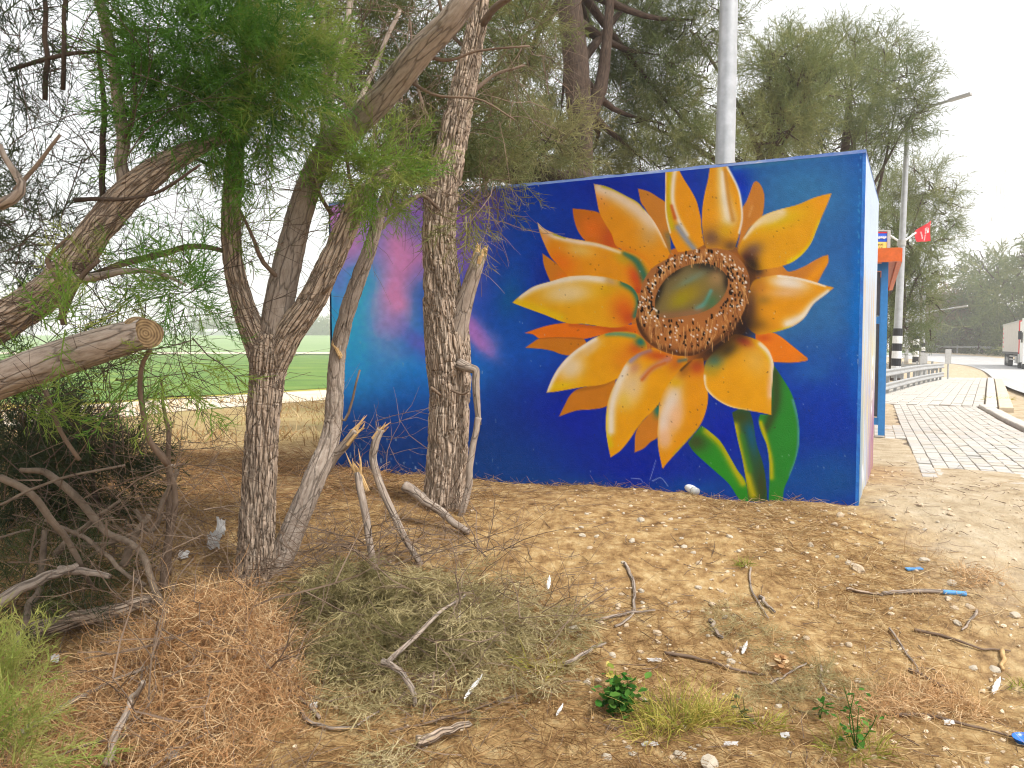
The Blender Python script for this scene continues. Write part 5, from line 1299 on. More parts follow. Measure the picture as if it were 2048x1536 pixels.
# guard rail
g0, g1 = np.array((7.0, 16.0)), np.array((16.7, 30.2))
gu = (g1 - g0) / np.linalg.norm(g1 - g0); gn = np.array((gu[1], -gu[0])); GL = np.linalg.norm(g1 - g0)
def guard_rail(label, a, b, step, hgt, thick=1.0, bend=0.0, double=True):
    a, b = np.asarray(a, float), np.asarray(b, float); L = np.linalg.norm(b - a); u = (b - a) / L; nn = np.array((u[1], -u[0]))
    t = thing('guard_rail', label, 'guard rail', (*a, gz(*a)))
    def at(s): q = a + u * s + nn * bend * (s / L) ** 2; return q, gz(*q)
    n = int(L / step)
    for k in range(n + 1):
        q, z = at(k * L / n); mb = MB(); mb.box((q[0] - nn[0] * .09, q[1] - nn[1] * .09, z + hgt * .46), (*u, 0), (*nn, 0), Z3, .05 * thick, .035 * thick, hgt * .5); part('post', *mb.get(), M_RAIL, t)
    prof = np.array([(0, -.15), (.045, -.12), (.05, -.08), (.0, -.03), (0, .03), (.05, .08), (.045, .12), (0, .15)])
    for lev in ((.16, .50) if double else (.34,)):
        ss = np.linspace(-.2, L + .2, 24); V = []
        for s in ss:
            q, z = at(s)
            for o, h in prof * (.62 if double else .9): V.append((q[0] + nn[0] * o * thick, q[1] + nn[1] * o * thick, z + hgt - .66 + lev + h + .06))
        m = len(prof); k = (np.arange(23)[:, None] * m + np.arange(m - 1)[None]).ravel()
        part('rail_beam', np.array(V), np.stack([k, k + 1, k + m + 1, k + m], 1), M_RAIL, t, True)
guard_rail('double beamed steel guard rail along the inner side of the sidewalk', g0, g1, 1.15, .66)
guard_rail('thin far guard rail below the wood beyond the road', (56, 108), (64, 88), 3.0, 1.1, 1.6, 0, False)
guard_rail('grey guard rail bending away beyond the striped lamps', (16.8, 31), (24, 56), 2.5, .75, 1.0, -2.5, False)

# back of a small road sign at the rail end
b = P(1896, 742, 31); b[2] = gz(b[0], b[1])
t = thing('road_sign', 'back of a small grey plate sign at the rail end', 'sign', b)
top = P(1895, 700, 31)
mb = MB(); mb.tube([b, (b[0], 31, top[2])], [.03, .03], 8); part('post', *mb.get(), M_STEEL, t)
mb = MB(); c = P(1895, 713, 31); mb.box((c[0], 30.95, c[2]), (1, 0, 0), (0, 1, 0), Z3, .12, .01, .29); part('plate', *mb.get(), M_GREY, t)
# two short posts by the lamps
for px, top_, d, lab in ((1843, 705, 33, 'short brown post by the second striped lamp'), (1849, 706, 33.5, 'short grey post beside the brown one')):
    b = P(px, 745, d); b[2] = gz(b[0], b[1]); q = P(px, top_, d); mb = MB(); mb.box(((b[0] + q[0]) / 2, d, (b[2] + q[2]) / 2), (1, 0, 0), (0, 1, 0), Z3, .09, .06, (q[2] - b[2]) / 2)
    V, F = mb.get(); single('bollard', V, F, M_GREY, lab, 'post')

# truck coming round the bend
TH = np.array((-.46, -.888)); TH /= np.linalg.norm(TH); TR = np.array((-TH[1], TH[0])) * -1.0      # heading, and its right hand side
fr = P(2038, 700, 57.0)[:2]                                   # where trailer meets cab, on the visible side
tz = gz(*fr) + .03
def tp(f, r, z): q = fr + TH * f + TR * r; return np.array((q[0], q[1], tz + z))
truck = thing('truck', 'white cab truck with beige curtain sided trailer on the road', 'truck', tp(-6, -1.2, 0))
H3, S3 = np.array((*TH, 0)), np.array((*TR, 0))
def tb(name, f, r, z, hf, hr, hz, mat): mb = MB(); mb.box(tp(f, r, z), H3, S3, Z3, hf, hr, hz); return part(name, *mb.get(), mat, truck)
tb('trailer_box', -6.2, -1.2, 2.3, 6.1, 1.2, 1.12, M_TARP); tb('roof_rail', -6.2, -1.2, 3.46, 6.12, 1.22, .06, M_GREY); tb('lower_rail', -6.2, -1.2, 1.1, 6.12, 1.22, .09, M_BLACK)
tb('red_edge', -.06, -1.2, 2.3, .07, 1.23, 1.2, M_RED); tb('chassis', -6, -1.2, .85, 6, .5, .12, M_BLACK); tb('side_locker', -2.6, -.25, .62, .7, .2, .28, M_GREY); tb('side_guard', -5.6, -.1, .6, 1.6, .03, .05, M_GREY); tb('side_guard', -5.6, -.1, .85, 1.6, .03, .05, M_GREY)
tb('cab', 1.45, -1.2, 1.95, 1.1, 1.2, 1.45, M_WHITE); tb('roof_fairing', 1.1, -1.2, 3.5, .6, 1.1, .14, M_WHITE); tb('side_window', 1.6, .005, 2.25, .5, .02, .36, M_GLASS); tb('windscreen', 2.56, -1.2, 2.3, .02, 1.05, .45, M_GLASS); tb('grille', 2.57, -1.2, 1.2, .03, .7, .4, M_BLACK); tb('mirror', 2.3, .2, 2.4, .08, .1, .3, M_BLACK); tb('fuel_tank', .1, -.25, .75, .55, .28, .3, M_GREY); tb('bumper', 2.5, -1.2, .6, .15, 1.22, .2, M_WHITE)
def wheel(f):
    for r in (-.18, -2.22):
        V, Q, T, _ = tube([tp(f, r - .16, .5), tp(f, r + .16, .5)], [.5, .5], 20); w = part('wheel', V, [Q, T], M_TYRE, truck, True)
        V, Q, T, _ = tube([tp(f, r - .165, .5), tp(f, r + .165, .5)], [.27, .27], 14); part('rim', V, [Q, T], M_GREY, w, True)
for f in (-10.2, -9.0, -7.8, -.6, 1.9): wheel(f)
mb = MB()
for k in range(5): mb.box(tp(-11.6, .012, 3.1 - k * .38), H3, S3, Z3, .18, .004, .08)
part('red_marks', *mb.get(), M_RED, truck)

# telecom mast
b = P(2001, 690, 190); b[2] = 0
mast = thing('telecom_mast', 'faint lattice telecom mast rising out of the wood', 'mast', b)
mb = MB(); zt = P(2001, 338, 190)[2]; hw = lambda z: .8 - .5 * z / zt
for a in range(3):
    ca, sa = math.cos(a * 2.094), math.sin(a * 2.094); mb.tube([(b[0] + hw(z) * ca, 190 + hw(z) * sa, z) for z in (0, zt)], [.07, .05], 5)
for k in range(30):
    z0, z1 = zt * k / 30, zt * (k + 1) / 30
    for a in range(3):
        a1, a2_ = a * 2.094, (a + 1) * 2.094; mb.tube([(b[0] + hw(z0) * math.cos(a1), 190 + hw(z0) * math.sin(a1), z0), (b[0] + hw(z1) * math.cos(a2_), 190 + hw(z1) * math.sin(a2_), z1)], [.035, .035], 4)
M_MAST = flat('pale mast steel', (.62, .60, .60), .6); part('lattice', *mb.get(), M_MAST, mast)
for px, py, w_, h_ in ((1994, 382, .25, 1.2), (2004, 378, .3, 1.3), (2009, 376, .25, 1.2), (1987, 438, .5, .5)):
    c = P(px, py, 189); mb = MB(); mb.box(c, (1, 0, 0), (0, 1, 0), Z3, w_, .15, h_); part('antenna', *mb.get(), M_MAST, mast)
c = P(2011, 478, 189); V, Q, T, _ = tube([c, c + np.array((0, .3, 0))], [.55, .5], 16); part('dish', V, [Q, T], M_MAST, mast)

# farm buildings on the horizon
M_SHED = flat('pale greenhouse sheeting', (.62, .62, .60), .6)
M_SHEDW = flat('grey shed wall', (.36, .37, .36), .8)
for px0, px1, top_, d, n, lab in ((405, 470, 658, 400, 5, 'long pale ridged greenhouse on the horizon beside the trunk'), (480, 552, 660, 405, 6, 'pale greenhouse row seen between the forked limbs'), (300, 395, 661, 410, 6, 'low pale shed row behind the sawn trunk end')):
    a, b2 = P(px0, 672, d), P(px1, 672, d); zb_ = gz(a[0], d)
    t = thing('greenhouse', lab, 'greenhouse', (*((a + b2) / 2)[:2], zb_)); H = max(P(px0, top_, d)[2] - zb_, 2.5); w_ = (b2[0] - a[0]) / n
    mb = MB(); mb.box(((a[0] + b2[0]) / 2, d + 6, zb_ + H * .3), (1, 0, 0), (0, 1, 0), Z3, (b2[0] - a[0]) / 2, 6, H * .3); part('wall', *mb.get(), M_SHEDW, t)
    for k in range(n):
        xa = a[0] + k * w_; z0, z1 = zb_ + H * .6, zb_ + H
        mb = MB(); mb.add([(xa, d - .1, z0), (xa + w_, d - .1, z0), (xa + w_ / 2, d - .1, z1), (xa, d + 12, z0), (xa + w_, d + 12, z0), (xa + w_ / 2, d + 12, z1)], T=[(0, 1, 2), (3, 5, 4)], Q=[(0, 2, 5, 3), (1, 4, 5, 2)]); part('roof', *mb.get(), M_SHED, t)
# ------------------------------------------------------------------ litter, brush, stones, weeds
def on_ground(n, boxes, lift=0.0):
    out = []
    while len(out) < n:
        x0, y0, x1, y1 = boxes[rng.integers(0, len(boxes))]
        out.append(hit(rng.uniform(x0, x1), rng.uniform(y0, y1)))
    p = np.array(out); p[:, 2] = G(p[:, 0], p[:, 1]) + lift
    return p

def in_shelter(x, y, m=.03):
    u = (x - CA[0]) * WU[0] + (y - CA[1]) * WU[1]; v = (x - CA[0]) * WN[0] + (y - CA[1]) * WN[1]
    return (u > -m) & (u < WLEN + m) & (v > -m) & (v < WDEP + m)

# needle litter over the near ground
N = 105000
x = rng.uniform(-4.4, 4.4, N); y = 1.9 + 6.3 * rng.random(N) ** 1.25
cover = fbm(x * 1.1, y * 1.1, 21.0, 3) + .16 * sstep(1.2, -.6, x) - .07 * sstep(-.2, 1.2, x) - .13 * sstep(1.6, 3.4, x - .12 * (y - 4)) + .05
keep = (rng.random(N) < sstep(.36, .58, cover)) & ~in_shelter(x, y)
x, y = x[keep], y[keep]; N = len(x)
a = rng.uniform(0, 6.283, N); L = rng.uniform(.05, .17, N)
st = np.stack([x, y, G(x, y) + rng.uniform(.002, .02, N)], 1)
p = wander(st, np.stack([np.cos(a), np.sin(a), rng.normal(0, .12, N)], 1), L, 3, .22)
p[..., 2] = np.maximum(p[..., 2], G(p[..., 0], p[..., 1]) + .003)
V, Q = strands(p, rng.uniform(.0020, .0036, N), .6)
tn = np.clip(rng.uniform(0, 1, N) * .75 + .3 * sstep(0, 2.5, x), 0, 1)
single('needle_litter', V, Q, L_LITTER, 'dry brown needles strewn over the dirt', 'needles', attrs={'tint': np.repeat(tn, 6)}, kind='stuff')

# small twigs over the ground
N = 3400
x = rng.uniform(-4.2, 4.2, N); y = 1.95 + 5.8 * rng.random(N) ** 1.4
m = ~in_shelter(x, y) & (rng.random(N) < .6 + .4 * sstep(1.2, -1, x)); x, y = x[m], y[m]; N = len(x)
a = rng.uniform(0, 6.283, N)
p = wander(np.stack([x, y, G(x, y) + .012], 1), np.stack([np.cos(a), np.sin(a), rng.normal(.03, .1, N)], 1), rng.uniform(.06, .12 + .26 * sstep(1.5, -.5, x), N), 5, .16)
p[..., 2] = np.maximum(p[..., 2], G(p[..., 0], p[..., 1]) + .006)
V, Q = prisms(p, rng.uniform(.0012, .0034, N), np.full(N, .001))
single('twig_litter', V, Q, M_TWIG, 'thin grey twigs scattered over the dirt', 'twigs', kind='stuff')

# gravel
t_ = (1 + 5 ** .5) / 2
IV = np.array([(-1,t_,0),(1,t_,0),(-1,-t_,0),(1,-t_,0),(0,-1,t_),(0,1,t_),(0,-1,-t_),(0,1,-t_),(t_,0,-1),(t_,0,1),(-t_,0,-1),(-t_,0,1)], float) / 1.902
IT = np.array([(0,11,5),(0,5,1),(0,1,7),(0,7,10),(0,10,11),(1,5,9),(5,11,4),(11,10,2),(10,7,6),(7,1,8),(3,9,4),(3,4,2),(3,2,6),(3,6,8),(3,8,9),(4,9,5),(2,4,11),(6,2,10),(8,6,7),(9,8,1)])
M_STONE = surf('pale limestone', [(.3, (.48, .40, .29)), (.7, (.68, .60, .49))], 14, .9, .6, 60)
M_STONE2 = surf('buff stone', [(.3, (.50, .37, .24)), (.7, (.70, .57, .41))], 14, .9, .6, 60)
def rough_ico(r): return IV * (1 + r.normal(0, .16, (12, 1))) * np.array((1, r.uniform(.6, .9), r.uniform(.45, .7)))
tm = [(rough_ico(np.random.default_rng(60 + q)), IT) for q in range(6)]
N = 4600
x = rng.uniform(-1.5, 4.4, N); y = 1.9 + 5.2 * rng.random(N) ** 1.2
m = ~in_shelter(x, y) & (rng.random(N) < .12 + .88 * sstep(.2, 1.4, x + (fbm(x * 1.4, y * 1.4, 40.) - .47) * 3)); x, y = x[m], y[m]; N = len(x)
sz = .004 + .013 * rng.random(N) ** 2.6
V, T, A = scatter(tm, np.stack([x, y, G(x, y) + sz * .25], 1), np.tile((0, 0, 1.0), (N, 1)) + rng.normal(0, .25, (N, 3)), sz, rng.random(N))
single('gravel', V, T, M_STONE2, 'fine pale gravel in the dirt before the wall', 'gravel', kind='stuff')

# single stones: subdivided rough blobs, shared meshes
def stone_mesh(seed):
    r = np.random.default_rng(seed); V = [v for v in IV]; T = []; cache = {}
    def mid(a, b):
        k = (min(a, b), max(a, b))
        if k not in cache: v = V[a] + V[b]; V.append(v / np.linalg.norm(v)); cache[k] = len(V) - 1
        return cache[k]
    for a, b, c in IT: ab, bc, ca_ = mid(a, b), mid(b, c), mid(c, a); T += [(a, ab, ca_), (b, bc, ab), (c, ca_, bc), (ab, bc, ca_)]
    V = np.array(V); q = r.uniform(0, 50)
    V = V * (1 + (noise(V[:, 0] * 1.5 + q, V[:, 1] * 1.5, V[:, 2] * 1.5) - .5) * .6)[:, None] * np.array((1, r.uniform(.6, .9), r.uniform(.45, .65)))
    return mesh('stone', V, np.array(T), False)
SM = [stone_mesh(q) for q in range(8)]
for k, me in enumerate(SM): me.materials.append(M_STONE if k % 2 else M_STONE2)
def stone(px, py, wpx, label, k, group=None):
    q = hit(px, py); r = wpx * .5 * q[1] / FPX
    o = put('stone', SM[k % 8], None, None, (q[0], q[1], float(G(q[0], q[1])) + r * .08)); o.scale = (r, r, r); o.rotation_euler = (random.gauss(0, .2), random.gauss(0, .2), random.uniform(0, 6.28))
    return tag(o, label, 'stone', group)
for px, py, w, lab in ((1716,1140,30,'flat pale oval stone at the middle of the bare dirt'), (1699,1128,20,'small stone touching the flat oval one'), (1202,1248,20,'round yellowish stone by the crossing sticks'), (1146,1260,26,'pale block of stone at the edge of the cut brush'), (1225,1312,18,'round white stone just above the leafy weed'), (1175,1366,18,'pair stone, the rounder one left of the leafy weed'), (1196,1362,18,'pair stone, the taller one left of the leafy weed'), (1360,1512,30,'squarish stone below the yellow grass tuft'), (1213,1516,24,'white stone in the cluster near the lower frame edge'), (1368,1455,18,'tan stone sitting inside the yellow grass tuft'), (1165,1072,16,'small white stone high on the bare slope'), (1368,1094,14,'small white stone above the bare bank'), (1904,1168,22,'pale stone beyond the painted stick'), (1908,1217,18,'pale stone just below the painted stick end'), (1915,1247,20,'flat white stone on the sand below the painted stick'), (2030,1232,26,'pale stone at the frame edge on the sand'), (1848,1122,22,'white stone beyond the blue sliver'), (1990,1340,24,'buff stone in the lower sandy slope'), (1698,1290,20,'dark olive stone among the twigs'), (1420,1530,44,'speckled white stone cut by the lower frame edge')):
    stone(px, py, w, lab, random.randrange(8), 'larger loose stones')
boxes = [(1100,1010,1700,1120,60),(1130,1120,1500,1330,46),(1450,1130,2048,1330,34),(1120,1330,2048,1536,34),(1700,1000,1950,1100,18),(1200,1480,1500,1536,14),(800,1480,1150,1536,4)]
places = ('small pebble on the dirt just below the blue wall', 'small pebble on the bank beside the cut brush', 'small pebble on the sandy slope around the painted stick', 'small pebble low on the slope among the weeds', 'small pebble on the sand at the wall corner', 'small pebble in the stony patch below the yellow grass', 'small pebble on the litter below the cut brush')
for (x0, y0, x1, y1, n), lab in zip(boxes, places):
    for k in range(n): stone(rng.uniform(x0, x1), rng.uniform(y0, y1), 6 + 14 * rng.random() ** 2.4, lab, random.randrange(8), lab.replace('small pebble', 'small pebbles'))

# ---- sticks
def stick(label, pts, mat, w, name='stick', lift=.012, tip=None, group='fallen sticks', taper=.55):
    """pts: photo pixels on the ground, optional third value = height above it (m)"""
    q = []
    for t in pts:
        h = t[2] if len(t) > 2 else 0.0
        g = hit(t[0], t[1], h); q.append((*g[:2], float(G(g[0], g[1])) + h + lift))
    q = spline(np.array(q), 10 * len(q)); r = w * .45 * q[:, 1].mean() / FPX; s_ = np.arange(len(q)) * .22; sd = rng.uniform(0, 90)
    q += (np.stack([noise(s_, sd + j * 9, 0.0) for j in range(3)], 1) - .5) * np.array((1, 1, .5)) * (.010 + r * .5)
    q[:, 2] = np.maximum(q[:, 2], G(q[:, 0], q[:, 1]) + r * .5)
    V, Q, T, BK = tube(q, np.linspace(r, r * taper, len(q)) , 8)
    return single(name, V, [Q, T], mat, label, 'stick', True, {'bk': BK}, group)
ST = M_BARK_S
stick('bent stick standing against the sandy bank', [(1248,1130),(1264,1160),(1268,1200),(1264,1235),(1228,1258)], ST, 9)
stick('stick lying across the foot of the bent one', [(1192,1246),(1250,1232),(1310,1224)], ST, 8)
stick('thin crooked stick below the small green tuft', [(1500,1140),(1504,1185),(1525,1225),(1538,1240)], ST, 5)
stick('thick short stick beside the thin crooked one', [(1520,1196),(1534,1212),(1552,1228)], ST, 9)
stick('short curved brown stick left of the wilted weed', [(1422,1245),(1432,1265),(1442,1280)], ST, 12)
stick('long dark stick behind the yellow grass tuft', [(1330,1310),(1400,1322),(1470,1344),(1530,1352)], M_TWIG, 9)
stick('straight pale stick by the wilted weed', [(1540,1372),(1575,1352),(1612,1332)], ST, 6)
stick('thin wiry stick on the sand slope', [(1780,1260),(1806,1300),(1830,1335),(1836,1352)], ST, 6)
stick('long arched stick on the sandy slope', [(1828,1262),(1900,1280),(1960,1300),(2020,1306)], M_TWIG, 7)
stick('dark straight stick in the lower slope', [(1816,1342),(1880,1375),(1925,1400)], M_TWIG, 9)
stick('long stick running out of the frame by the blue scrap', [(1790,1434),(1860,1436),(1950,1460),(2030,1478)], M_TWIG, 9)
stick('small dead stem on the dirt near the frame edge', [(1640,1335),(1645,1370),(1660,1395),(1690,1405)], ST, 6)
stick('pale stick on the sand beyond the arched one', [(1955,1225),(1940,1245),(1922,1265)], ST, 7)
stick('broken flat chip of wood on the lower slope', [(2008,1305),(2002,1345)], M_CUT, 12)
stick('long pale stick lying over the cut brush', [(775,1330,.1),(830,1280,.15),(880,1230,.18),(930,1195,.15)], ST, 12)
stick('thick broken stick end under the pale one', [(765,1328,.1),(800,1350,.08),(825,1390,.05),(832,1420)], ST, 17)
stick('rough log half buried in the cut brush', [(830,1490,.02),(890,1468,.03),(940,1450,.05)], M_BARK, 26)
stick('thin fork of stick at the rim of the cut brush', [(1130,1335,.02),(1180,1305,.05),(1210,1290,.06)], ST, 10)
stick('thin dark stick below the cut brush', [(780,1470),(860,1450),(960,1420),(1030,1395)], M_TWIG, 7)
stick('pale peeled stick left of the thick trunk foot', [(812,975,.22),(850,1005,.16),(890,1035,.08),(940,1070)], ST, 26)
stick('brown root like stick along the rust brush', [(540,1230,.1),(560,1290,.1),(556,1350,.05),(575,1375),(640,1440)], ST, 14)
stick('long thin stick at the lower left of the cut brush', [(600,1430),(640,1455),(700,1460),(760,1430)], ST, 10)
stick('thick broken stick with splintered end over dead branches', [(-60,1240,.35),(40,1180,.4),(110,1148,.42),(158,1132,.42)], ST, 30, lift=.0)
stick('short snapped stick end crossing the splintered one', [(120,1140,.4),(170,1142,.4),(218,1154,.38)], ST, 22, lift=.0)
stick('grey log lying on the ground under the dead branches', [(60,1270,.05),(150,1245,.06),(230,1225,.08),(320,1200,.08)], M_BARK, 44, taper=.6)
stick('long stick out of the rust brush towards the frame edge', [(40,1470,.1),(110,1430,.12),(170,1395,.15),(300,1340,.25)], ST, 16)
stick('forked pale stick end at the lower frame edge', [(215,1536,.05),(236,1470,.12),(262,1410,.2),(285,1370,.28)], ST, 20)
stick('distant straight pole on the ground beyond the saplings', [(262,948),(320,938),(368,930)], ST, 12)

# the stick with a blue painted end
g = [hit(a, b) for a, b in ((1765,1192),(1800,1189),(1850,1187),(1885,1189),(1932,1193))]
t = thing('painted_stick', 'brown stick with one end painted bright blue', 'stick', g[2])
q = np.array([(*a[:2], float(G(a[0], a[1])) + .015) for a in g]); M_BLUES = flat('sky blue paint', (.10, .30, .62), .6)
V, Q, T, BK = tube(spline(q[:4], 20), .011, 10); part('shaft', V, [Q, T], ST, t, True, {'bk': BK})
V, Q, T, BK = tube(spline(q[3:], 10), .013, 10); part('painted_end', V, [Q, T], M_BLUES, t, True, {'bk': BK})
stick('grey weathered end of stick next to the painted one', [(1690,1182),(1720,1188),(1765,1194)], M_BARK, 10)
q = hit(1828, 1140); mb = MB(); mb.box((q[0], q[1], q[2] + .008), (.98, .15, 0), (-.15, .98, .1), (0, -.1, 1), .05, .014, .004); single('plastic_sliver', *mb.get(), M_BLUES, 'thin light blue plastic sliver on the dirt', 'litter')

# blue plastic dish cut by the frame edge
q = hit(2052, 1490); th = np.linspace(0, 2 * np.pi, 28, endpoint=False)
rings = [(.02, .0), (.036, .003), (.043, .02), (.046, .022), (.041, .017), (.033, .007), (.0, .006)]
V = np.array([(q[0] + r * math.cos(a) * 1.1, q[1] + r * math.sin(a), float(G(q[0], q[1])) + .008 + z) for r, z in rings for a in th])
k = (np.arange(6)[:, None] * 28 + np.arange(28)[None]).ravel(); k2 = (np.arange(6)[:, None] * 28 + (np.arange(28)[None] + 1) % 28).ravel()
single('plastic_dish', V, np.stack([k, k2, k2 + 28, k + 28], 1), flat('glossy blue plastic', (.01, .14, .62), .3, spec=.6), 'glossy blue plastic dish at the lower frame edge', 'litter', True)

# bottle lying at the wall foot
a, b = hit(1364, 980), hit(1394, 992)
a[2] = float(G(a[0], a[1])) + .05; b[2] = float(G(b[0], b[1])) + .03
a = a - np.array((0, .03, 0)); ax = (b - a) / np.linalg.norm(b - a)
bt = thing('bottle', 'small clear bottle with green cap lying at the foot of the wall', 'bottle', a)
M_CLEAR, nt, out = new_mat('clear plastic'); bs = nt.nodes.new('ShaderNodeBsdfPrincipled'); bs.inputs['Base Color'].default_value = (.80, .80, .76, 1); bs.inputs['Roughness'].default_value = .15; bs.inputs['Transmission Weight'].default_value = .55; bs.inputs['IOR'].default_value = 1.3; nt.links.new(bs.outputs[0], out.inputs[0])
Lb = .17
def seg(f0, f1, r0, r1, nm, mat): V, Q, T, _ = tube([a + ax * Lb * f for f in np.linspace(f0, f1, 6)], np.linspace(r0, r1, 6), 20); part(nm, V, [Q, T], mat, bt, True)
seg(.0, .16, .014, .014, 'cap', flat('green cap', (.04, .22, .03), .4)); seg(.16, .3, .013, .03, 'neck', M_CLEAR); seg(.3, 1.0, .031, .031, 'body', M_CLEAR); seg(.36, .75, .0318, .0318, 'paper_label', M_WHITE)

# paper and feathers
M_PAPER = flat('dirty white paper', (.58, .56, .54), .8, var=.06)
def scrap(label, px, py, wpx, hpx, h=.03, seed=0, name='paper_scrap'):
    q = hit(px, py); r = np.random.default_rng(seed + 200); n = 7; w, l = wpx * .5 * q[1] / FPX, hpx * .5 * q[1] / FPX
    u, v = np.meshgrid(np.linspace(-1, 1, n), np.linspace(-1, 1, n)); u, v = u.ravel(), v.ravel()
    ra = 1 - .35 * noise(u * 2 + seed, v * 2, 1.0)
    V = np.stack([q[0] + u * w * ra, q[1] + v * l * .5 * ra, float(G(q[0], q[1])) + .006 + h * (.5 + .5 * v) + r.uniform(0, 1, n * n) * .35 * h], 1)
    k = (np.arange(n - 1)[:, None] * n + np.arange(n - 1)[None]).ravel()
    return single(name, V, np.stack([k, k + 1, k + n + 1, k + n], 1), M_PAPER, label, 'litter')
for lab, px, py, w, h_, up in (('crumpled white paper caught under the bare sapling', 428, 1102, 34, 30, .09), ('upper crumple of white paper by the forked trunk', 442, 1076, 24, 26, .1), ('small pale scrap of plastic deep in the brush', 368, 1120, 26, 14, .04), ('white scrap left of the rust brush', 110, 1328, 20, 12, .03), ('white scrap on the dirt right of the rust brush', 628, 1420, 16, 12, .02), ('thin white strip beside the yellow grass tuft', 1300, 1495, 40, 8, .015), ('white strip on the dirt above the leafy weed', 1308, 1326, 34, 8, .015), ('torn white scrap at the lower slope', 1898, 1452, 24, 12, .015), ('white scrap below the tall thin weed', 1570, 1478, 22, 14, .015), ('grey paper scrap right of the yellow tuft', 1462, 1494, 34, 8, .012), ('white crumpled scrap at the log end', 345, 1525, 34, 16, .03)):
    scrap(lab, px, py, w, h_, up, px)
def feather(label, a, b, wpx, h=.05):
    p0, p1 = hit(*a), hit(*b); p0[2] = G(p0[0], p0[1]) + h; p1[2] = G(p1[0], p1[1]) + h + .03
    n = 12; f = np.linspace(0, 1, n); d = p1 - p0; s = np.cross(d, (0, -.6, 1)); s /= np.linalg.norm(s); w = wpx * .32 * p0[1] / FPX
    t = thing('feather', label, 'feather', p0, 'white feathers'); prof = np.sin(np.pi * np.clip(f * .93 + .05, 0, 1)) ** .6 * (1 + .2 * np.sin(f * 40))
    c = p0[None] + d[None] * f[:, None]; V = np.concatenate([c - s * (w * prof)[:, None], c + np.array((0, 0, .004)), c + s * (w * prof)[:, None]]); k = np.arange(n - 1)
    part('vane', V, np.concatenate([np.stack([k, k + 1, k + n + 1, k + n], 1), np.stack([k + n, k + n + 1, k + 2 * n + 1, k + 2 * n], 1)]), M_PAPER, t)
    V, Q, T, _ = tube(c + np.array((0, 0, .005)), .0012, 5); part('quill', V, [Q, T], M_WHITE, t)
feather('long striped white feather on the cut brush', (928,1412), (965,1376), 14, .03)
feather('downy white feather stuck in the pale brush', (1096,1216), (1099,1200), 12, .1)
feather('small white feather below the pale stick', (916,1288), (921,1274), 12, .1)
feather('tiny white feather beside the cut brush tip', (1112,1436), (1126,1428), 10, .01)
feather('fluffy white feather on the lower sandy slope', (1985,1392), (2000,1372), 16, .01)
feather('white feather beside the wilted weed', (1484,1312), (1494,1300), 12, .01)

# ---- brush piles
def pile_field(cx, cy, rx, ry, hgt):
    """height of a mound above the ground (centre in world x, y)"""
    def f(x, y): r2 = ((x - cx) / rx) ** 2 + ((y - cy) / ry) ** 2; return hgt * np.maximum(0, 1 - r2) ** .9 * (.75 + .5 * fbm(x * 4, y * 4, 11.0, 2))
    return f
def pile_points(n, cx, cy, rx, ry, hgt, lo=.0):
    a, r = rng.uniform(0, 6.283, n), np.sqrt(rng.random(n)); x, y = cx + rx * r * np.cos(a), cy + ry * r * np.sin(a)
    h = pile_field(cx, cy, rx, ry, hgt)(x, y); return np.stack([x, y, G(x, y, False) + h * (lo + (1 - lo) * rng.random(n) ** .35)], 1)

cx, cy = -1.36, 3.32
rust = thing('brush_pile', 'heap of tangled rust brown twigs around the forked trunk foot', 'brush pile', (cx, cy, float(G(cx, cy))))
for (ox, oy, rx, ry, hh, n) in ((.06, .05, .37, .44, .50, 5400), (-.14, -.06, .46, .44, .32, 3600), (.12, -.22, .44, .42, .22, 2800), (-.1, -.45, .56, .34, .06, 1700)):
    p0 = pile_points(n, cx + ox, cy + oy, rx, ry, hh)
    d = rng.normal(size=(n, 3)) * np.array((1, 1, .45)) + np.array((-.5, -.6, 0)) * .5
    pth = wander(p0, d, rng.uniform(.08, .26, n), 6, .45); pth[..., 2] = np.maximum(pth[..., 2], G(pth[..., 0], pth[..., 1], False) + .004)
    V, Q = strands(pth, rng.uniform(.0018, .0036, n), .5)
    part('tangle', V, Q, L_RUST, rust, attrs={'tint': np.repeat(np.clip(rng.uniform(.25, 1.0, n), 0, 1), 12)}, kind='stuff')
p0 = pile_points(130, cx, cy, .42, .5, .48, .3); tw = rng.normal(size=(130, 3)) * np.array((1, 1, .35)); twigs(rust, p0, tw, rng.uniform(.15, .7, 130), .0012 + .006 * rng.random(130) ** 2.5, M_TWIG, 6, .17, 3, 'sticks')

green = thing('brush_pile', 'heap of cut grey green boughs in front of the thick trunk', 'brush pile', hit(860, 1330))
for px, py, rxp, h, n, sh in ((690,1170,100,.34,110,-.1),(740,1260,110,.26,110,-.18),(850,1190,110,.24,120,.0),(930,1260,110,.18,100,.05),(1050,1240,85,.14,60,.1),(920,1350,100,.08,60,.1),(1050,1320,80,.07,44,.1),(720,1370,80,.10,56,.0),(780,1515,80,.05,44,.25),(1000,1170,70,.12,36,.1),(640,1290,60,.2,50,-.15)):
    c = hit(px, py, h * .4); rx = rxp * c[1] / FPX; p0 = pile_points(n, c[0], c[1], rx, rx * .9, h, .2)
    d = rng.normal(size=(n, 3)) * np.array((.7, .5, .2)) + np.array((.35, -.5, -.35)) + (p0 - np.array((c[0], c[1], p0[:, 2].mean()))) * .8
    foliage(green, [(p0, d, sh)], L_CUTG, SP_BOLD if n > 90 else SP_NEAR, .24, 'bough', (0, 1.0))
st = np.concatenate([pile_points(110, *hit(690, 1130, .15)[:2], .42, .35, .38, .3), pile_points(70, *hit(850, 1120, .1)[:2], .5, .3, .25, .3), pile_points(60, *hit(950, 1260, .1)[:2], .5, .4, .25, .4)])
